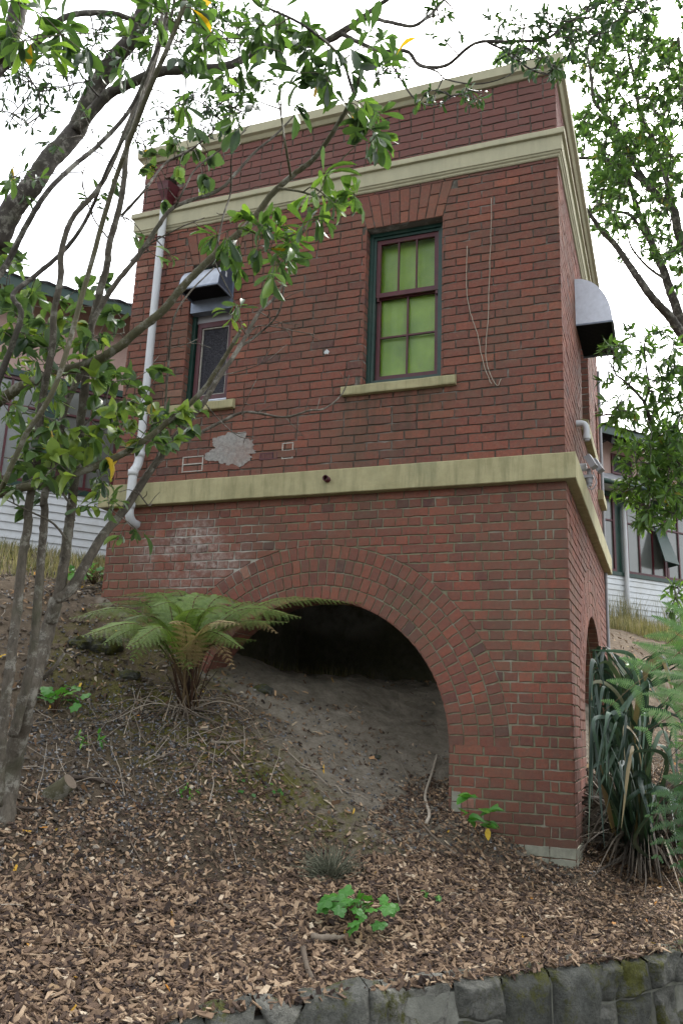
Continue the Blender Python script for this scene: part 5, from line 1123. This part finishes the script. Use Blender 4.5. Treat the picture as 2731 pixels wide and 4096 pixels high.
# ------------------------------------------------------------------ mulch, litter, gravel, grass (stuff)
def surf_frames(x, y):
    e = .03; z = ground_z(x, y); dx = (ground_z(x+e, y, False)-ground_z(x-e, y, False))/(2*e); dy = (ground_z(x, y+e, False)-ground_z(x, y-e, False))/(2*e)
    N = np.stack([-dx, -dy, np.ones_like(dx)], 1); N /= np.linalg.norm(N, axis=1)[:, None]; return np.stack([x, y, z], 1), N
def visible(P, m_=40):
    d = P-CAM; z = d@CF; px = (1365.5+3385.67*(d@CR)/z)/K; py = (2048-3385.67*(d@CU)/z)/K
    return (z > .3) & (px > -m_*7) & (px < 1568+m_*10) & (py > 900) & (py < 2352+m_*5)
def scatter(mb, n, s0, s1, t0, t1, dens, Ll, Wl, Th, tilt=.35, rfun=None, box=True, lift=.004):
    s = RNG.uniform(s0, s1, n); t = RNG.uniform(t0, t1, n); x = AW[0]+s*NW[0]+t*TW[0]; y = AW[1]+s*NW[1]+t*TW[1]
    keep = RNG.random(n) < dens(x, y, s, t); x, y = x[keep], y[keep]; P, N = surf_frames(x, y); P[:, 2] = np.maximum(P[:, 2], np.where((P[:, 0]-AW[0])*NW[0]+(P[:, 1]-AW[1])*NW[1] < .12, -3.418, -9)); k = visible(P); P, N = P[k], N[k]
    inb = (P[:, 0] > -W_) & (P[:, 0] < 0) & (P[:, 1] > 0) & (P[:, 1] < .35) & ((P[:, 0] > -1.04) | (P[:, 0] < -3.62)); P, N = P[~inb], N[~inb]; n = len(P)
    N = N+RNG.normal(0, tilt, (n, 3)); N /= np.linalg.norm(N, axis=1)[:, None]; A = RNG.normal(0, 1, (n, 3)); D = np.cross(N, A); D /= np.linalg.norm(D, axis=1)[:, None]; S = np.cross(N, D)
    L = RNG.uniform(*Ll, n)[:, None]; Wd = RNG.uniform(*Wl, n)[:, None]; H = RNG.uniform(*Th, n)[:, None]; P = P+np.array([0, 0, 1])*(lift+RNG.random(n)[:, None]*.018)
    cor = [(-1, -.7), (-.6, 1), (.75, .9), (1, -.55)]; q = [(a+RNG.normal(0, .22, (n, 1)), b+RNG.normal(0, .22, (n, 1))) for a, b in cor]
    top = [P+D*L/2*a+S*Wd/2*b+N*H for a, b in q]; bot = [P+D*L/2*a+S*Wd/2*b for a, b in q]
    V = np.stack(top+bot, 1).reshape(-1, 3); F0 = np.array([[0, 1, 2, 3], [0, 4, 5, 1], [1, 5, 6, 2], [2, 6, 7, 3], [3, 7, 4, 0]]); F = (F0[None]+(np.arange(n)*8)[:, None, None]).reshape(-1, 4)
    r = RNG.random(n) if rfun is None else rfun(n); mb.add(V, F[:, ::-1], np.repeat(r, 5)); return n
sstep = lambda a, b, x: np.clip((x-a)/(b-a), 0, 1)
def d_chip(x, y, s, t):
    barez = np.exp(-(((x+1.75)/.75)**2+((y+.75)/.5)**2)*1.3); v = (1-sstep(2.0, 2.75, s+(vnoise(x, y, 1.2, 8)-.5)*.9))*(1-.95*np.clip(barez*1.5, 0, 1))
    v = np.maximum(v, .9*((x > -1.5) & (x < -.2) & (y > -.8) & (y < .5) & (s < 2.9))); return np.maximum(v, .10*(s < 6)*(~((x > -4.7) & (y > .8))))
chips = MB(); fine = 1; ru = lambda n: np.clip(RNG.beta(1.7, 1.9, n), 0, 1)
scatter(chips, 60000, -.075, 3.6, -3.5, 6.5, d_chip, (.018, .055), (.010, .026), (.002, .006), .38, ru)
scatter(chips, 17000, -.085, 1.6, -2.5, 3, lambda x, y, s, t: np.ones_like(x), (.03, .085), (.012, .036), (.002, .007), .45, ru, lift=.010)
scatter(chips, 46000, -.07, 3.4, -3.5, 6.5, d_chip, (.006, .020), (.004, .010), (.001, .004), .45, lambda n: RNG.beta(1.2, 2.4, n), lift=.012)
tag(chips.build('bark_mulch', MT['chip']), 'brown bark chip mulch covering the lower slope', 'mulch', kind='stuff')
lit = MB()
def d_lit(x, y, s, t): return np.where((x > -4.7) & (x < -.1) & (y > .3), .12, 1)*(1-.7*np.exp(-(((x+1.7)/.8)**2+((y+.2)/.8)**2)))*(1.0)*d_lit0(x, y, s, t)
def d_lit0(x, y, s, t): return .55*(s < 2.2)+1.0*(s > 2.2)*(s < 9)*vnoise(x, y, 1.7, 6)
scatter(lit, 14000, 0, 9, -4, 10, d_lit, (.03, .08), (.012, .03), (.001, .002), .5, None, lift=.012)
scatter(lit, 3000, .2, 2.6, 4.2, 7.5, lambda x, y, s, t: np.ones_like(x), (.03, .09), (.01, .03), (.001, .002), .5, lambda n: RNG.uniform(0, .8, n), lift=.015)
tag(lit.build('leaf_litter', MT['litter']), 'dead brown and yellow leaves strewn over mulch and soil', 'leaf litter', kind='stuff')
grv = MB()
def d_grv(x, y, s, t):
    a = 1.3*np.exp(-(((x+3.3)/.7)**2+((y+1.6)/.8)**2)); b = .35*np.exp(-(((x+1.3)/.6)**2+((y-.2)/.7)**2)); return np.clip(a+.4*b+.12, 0, 1)*np.where((x > -4.7) & (x < -.1) & (y > .4), .15, 1)
scatter(grv, 60000, 1.2, 7.5, -3.5, 5.5, d_grv, (.008, .028), (.007, .02), (.004, .012), .6, None, lift=.0)
tag(grv.build('gravel', MT['gravel']), 'blue-grey gravel scattered on the dirt bank', 'gravel', kind='stuff')
cld = MB()
scatter(cld, 14000, 1.7, 8, -3.5, 5.5, lambda x, y, s, t: (.2+.8*vnoise(x, y, 1.9, 3))*(1-.96*np.clip(1.6*np.exp(-(((x+1.7)/1.1)**2+((y-.1)/1.0)**2)), 0, 1))*(~((x > -4.7) & (x < -.1) & (y > .3))), (.012, .05), (.012, .04), (.008, .028), .7, None, lift=-.004)
tag(cld.build('soil_clods', ramp_mat('soil_clods', [(0, (.045, .034, .024)), (.6, (.12, .095, .068)), (1, (.22, .19, .15))], noise=30)), 'crumbled lumps of dry earth on the bare bank', 'soil', kind='stuff')
# fine twigs and straw as stuff
stw = MB()
def strands(mb, n, dens, L, R, s0=0, s1=8, t0=-4, t1=9, lift=.03):
    s = RNG.uniform(s0, s1, n); t = RNG.uniform(t0, t1, n); x = AW[0]+s*NW[0]+t*TW[0]; y = AW[1]+s*NW[1]+t*TW[1]; k = RNG.random(n) < dens(x, y, s, t); x, y = x[k], y[k]
    k = visible(np.stack([x, y, ground_z(x, y)], 1)); x, y = x[k], y[k]
    for a, b in zip(x, y):
        if -W_ < a < 0 and -.02 < b < .4: continue
        th = RNG.uniform(0, math.pi); l = RNG.uniform(*L); c, q = math.cos(th)*l/2, math.sin(th)*l/2; P = []
        for u in (-1, -.3, .4, 1): X, Y = a+c*u+RNG.normal(0, l*.04), b+q*u+RNG.normal(0, l*.04); P.append((X, Y, gz(X, Y)+.012+RNG.random()*lift))
        r = RNG.uniform(*R); mb.tube(P, np.linspace(r, r*.5, 4), 5, RNG.random(), cap=False)
strands(stw, 2300, lambda x, y, s, t: .22+.8*np.exp(-(((x+2.6)/1.3)**2+((y+1.0)/.8)**2)), (.06, .30), (.002, .0055))
strands(stw, 130, lambda x, y, s, t: np.ones_like(x), (.25, .6), (.002, .004), 2.3, 3.4, -1.2, 1.6, .16)
strands(stw, 120, lambda x, y, s, t: np.ones_like(x), (.2, .6), (.003, .008), 2.2, 3.6, -2.6, -.6, .06)
strands(stw, 500, lambda x, y, s, t: np.ones_like(x), (.15, .5), (.002, .005), .5, 3.2, 4.6, 7.5, .12)
tag(stw.build('twig_litter', MT['twig']), 'fine dry twigs and stalks littering the bank and below the flax', 'twigs', kind='stuff')
# rough grass below the house and up the left slope
gr = MB()
def grass(n, box, h, dens=None):
    u = RNG.uniform(box[0], box[1], n); d = RNG.uniform(box[2], box[3], n); q = HA+HD*u[:, None]+HN*d[:, None]; x, y = q[:, 0], q[:, 1]; z = ground_z(x, y)
    k = vnoise(x, y, 1.5, 4) > .32; x, y, z = x[k], y[k], z[k]; n = len(x); a = RNG.uniform(0, 6.28, n); H = RNG.uniform(*h, n); lean = RNG.uniform(.1, .6, n)*H; w = .0055
    b0 = np.stack([x-w*np.sin(a), y+w*np.cos(a), z], 1); b1 = np.stack([x+w*np.sin(a), y-w*np.cos(a), z], 1); m_ = np.stack([x+lean*.35*np.cos(a), y+lean*.35*np.sin(a), z+H*.6], 1); t = np.stack([x+lean*np.cos(a), y+lean*np.sin(a), z+H], 1); o = np.stack([w*.7*np.sin(a), -w*.7*np.cos(a), 0*a], 1)
    V = np.stack([b0, b1, m_+o, m_-o, t], 1).reshape(-1, 3); i = np.arange(n)*5; r = RNG.random(n); base = gr.n; gr.add(V, np.stack([i, i+1, i+2, i+3], 1), r)
    gr.f[3].append(np.stack([i+3, i+2, i+4], 1)+base); gr.r[3].append(r)
grass(34000, (9.0, 16, .1, 7.5), (.05, .36)); grass(9000, (-2, 3.0, .1, 4.0), (.05, .26)); grass(500, (10.5, 13, .1, .9), (.4, .9))
tag(gr.build('rough_grass', MT['grass']), 'rough dry and green grass along the foot of the house', 'grass', kind='stuff')

# ------------------------------------------------------------------ individual sticks, stump, stones, fallen leaves
def stick(pts, w, label, cat='stick', name='fallen_stick', lift=.02, mat='twig', r=None):
    P = []
    for q in pts: g = on_ground(*q); P.append(g+np.array([0, 0, lift+w/2]))
    Q = smooth_path(P, 5); Q[:, 2] += RNG.normal(0, .003, len(Q)); m = MB(); m.tube(Q, np.linspace(w/2, w*.3, len(Q)), 8, RNG.uniform(.3, 1) if r is None else r); return tag(m.build(name, MT[mat], None, True, origin=Q[0]), label, cat, 'sticks lying on the slope')
stick([(695, 2195), (705, 2240), (735, 2290), (780, 2306)], .032, 'thick curved dark branch lying at the edge of the stone wall', r=.35)
stick([(400, 2142), (470, 2138)], .02, 'short straight dark stick on the mulch at lower left', r=.15)
stick([(345, 1695+412), (330, 2090), (250, 2055)], .012, 'thin forked-looking dark stick on the mulch left of centre', r=.15)
stick([(250, 2120), (248, 2080), (250, 2045)], .008, 'small upright pale twig crossing the dark one on the mulch', r=.8)
stick([(978, 1905), (985, 1880), (975, 1840), (990, 1790), (1002, 1745)], .03, 'pale twisted root beside the inner face of the pier', r=1.0, lift=.03)
stick([(1045, 1972), (1000, 1935), (960, 1890), (950, 1870)], .022, 'long brown stick running down beside the pier', r=.45)
stick([(485, 1712), (530, 1715), (595, 1702)], .026, 'stout pale stick lying on the mossy mound', r=.75)
stick([(150, 1795), (200, 1800), (285, 1820)], .035, 'dark log-like branch behind the stump', r=.1)
stick([(30, 1865), (80, 1870), (95, 1885)], .02, 'dark stick by the foot of the trunks', r=.1)
stick([(545, 1625), (560, 1680), (560, 1745)], .010, 'pale stalk hanging down the mound below the fern', r=.95)
stick([(320, 1720), (325, 1640), (350, 1590)], .012, 'bent pale stalk left of the fern', r=.95)
stick([(1290, 2222), (1340, 2208), (1348, 2210)], .028, 'pale driftwood-like stick at the top of the stone wall', r=.7)
stick([(460, 2000+95), (420, 2090), (540, 2105)], .012, 'thin dark stick on the mulch near the middle', r=.12)
stick([(715, 2170), (760, 2172), (790, 2168)], .04, 'flat grey bark piece under the bright green plant', r=.6)
stick([(480, 1850), (490, 1810), (487, 1790)], .012, 'pale upright stick on the bank below the moss', r=.8)
# pointed stub leaning by the trunks
P = [at(98, 1560, db), at(128, 1530, db), at(148, 1500, db)]; m = MB(); m.tube(P, [.016, .014, .010], 8, .3); m.build('broken_stub', MT['bark'], T1.t, True)
# stump
c = on_ground(125, 1825); t = thing('tree_stump', c, 'sawn moss-covered stump lying in front of the trunks', 'stump'); ax = np.array([.62, .05, .5]); ax /= np.linalg.norm(ax)
Q = np.array([c-ax*.06, c+ax*.03, c+ax*.10, c+ax*.15]); m = MB(); m.tube(Q, [.075, .066, .06, .058], 14, .5, cap=False); m.build('bark', MT['barkg'], t, True)
m = MB(); X = np.cross(ax, [0, 0, 1]); X /= np.linalg.norm(X); Y = np.cross(ax, X); m.ngon([Q[-1]+.058*(math.cos(a)*X+math.sin(a)*Y) for a in np.linspace(0, 2*math.pi, 15)[:-1]], [list(range(14))], .5); m.build('cut_face', MT['twig'], t)
def rock(pxy, r, label, mat='stone', rv=None, c=None):
    c = on_ground(*pxy) if c is None else c; bm = bmesh.new(); bmesh.ops.create_icosphere(bm, subdivisions=3, radius=1); sd_ = RNG.random()*40
    V = np.array([v.co[:] for v in bm.verts]); F = np.array([[v.index for v in f.verts] for f in bm.faces]); bm.free()
    n = .75+.55*vnoise(V[:, 0]*1.3+sd_, V[:, 1]*1.3+V[:, 2]*1.7, 1.2, 2)+.2*(vnoise(V[:, 0]*4+sd_, V[:, 1]*4+V[:, 2]*3, 1.2, 4)-.5); V = V*n[:, None]*np.array([r, r*.8, r*.6])+c+np.array([0, 0, r*.15])
    m = MB(); m.add(V, F, rv if rv is not None else RNG.random()); return tag(m.build('rock', MT[mat], None, False, origin=c), label, 'rock', 'rocks on the bank')
rock((1210, 2235), .045, 'pale flat stone lying on the mulch by the wall top', rv=.95); rock((875*1, 1764), .0, 'x') if False else None
rock((865, 1740), .045, 'grey stone in the arch on bare soil'); rock((605, 1588), .10, 'angular grey rock on the rise at the left of the arch'); rock((300, 1555), .10, 'mossy block sticking out of the bank left of the fern', rv=.1)
rock((470*1, 1655), .04, 'small rock at the right foot of the fern'); rock((240, 1490), .16, 'earthy boulder overhanging on the upper left bank', rv=.0); rock((190, 1480), .12, 'lump of dark earth and stone left of the boulder', rv=.1)
rock((1222, 2003), .03, 'small white pebble at the corner of the pier', rv=1.0)
for q, r in (((1385, 1905), .24), ((1440, 1935), .20), ((1350, 1850), .16)):
    c = on_ground(*q); rock(None, r, {(1385, 1905): 'large dark rock in the shade at the foot of the flax', (1440, 1935): 'dark rock right of the large one below the flax', (1350, 1850): 'dark rock tight against the side wall corner'}[q], rv=.0, c=c)
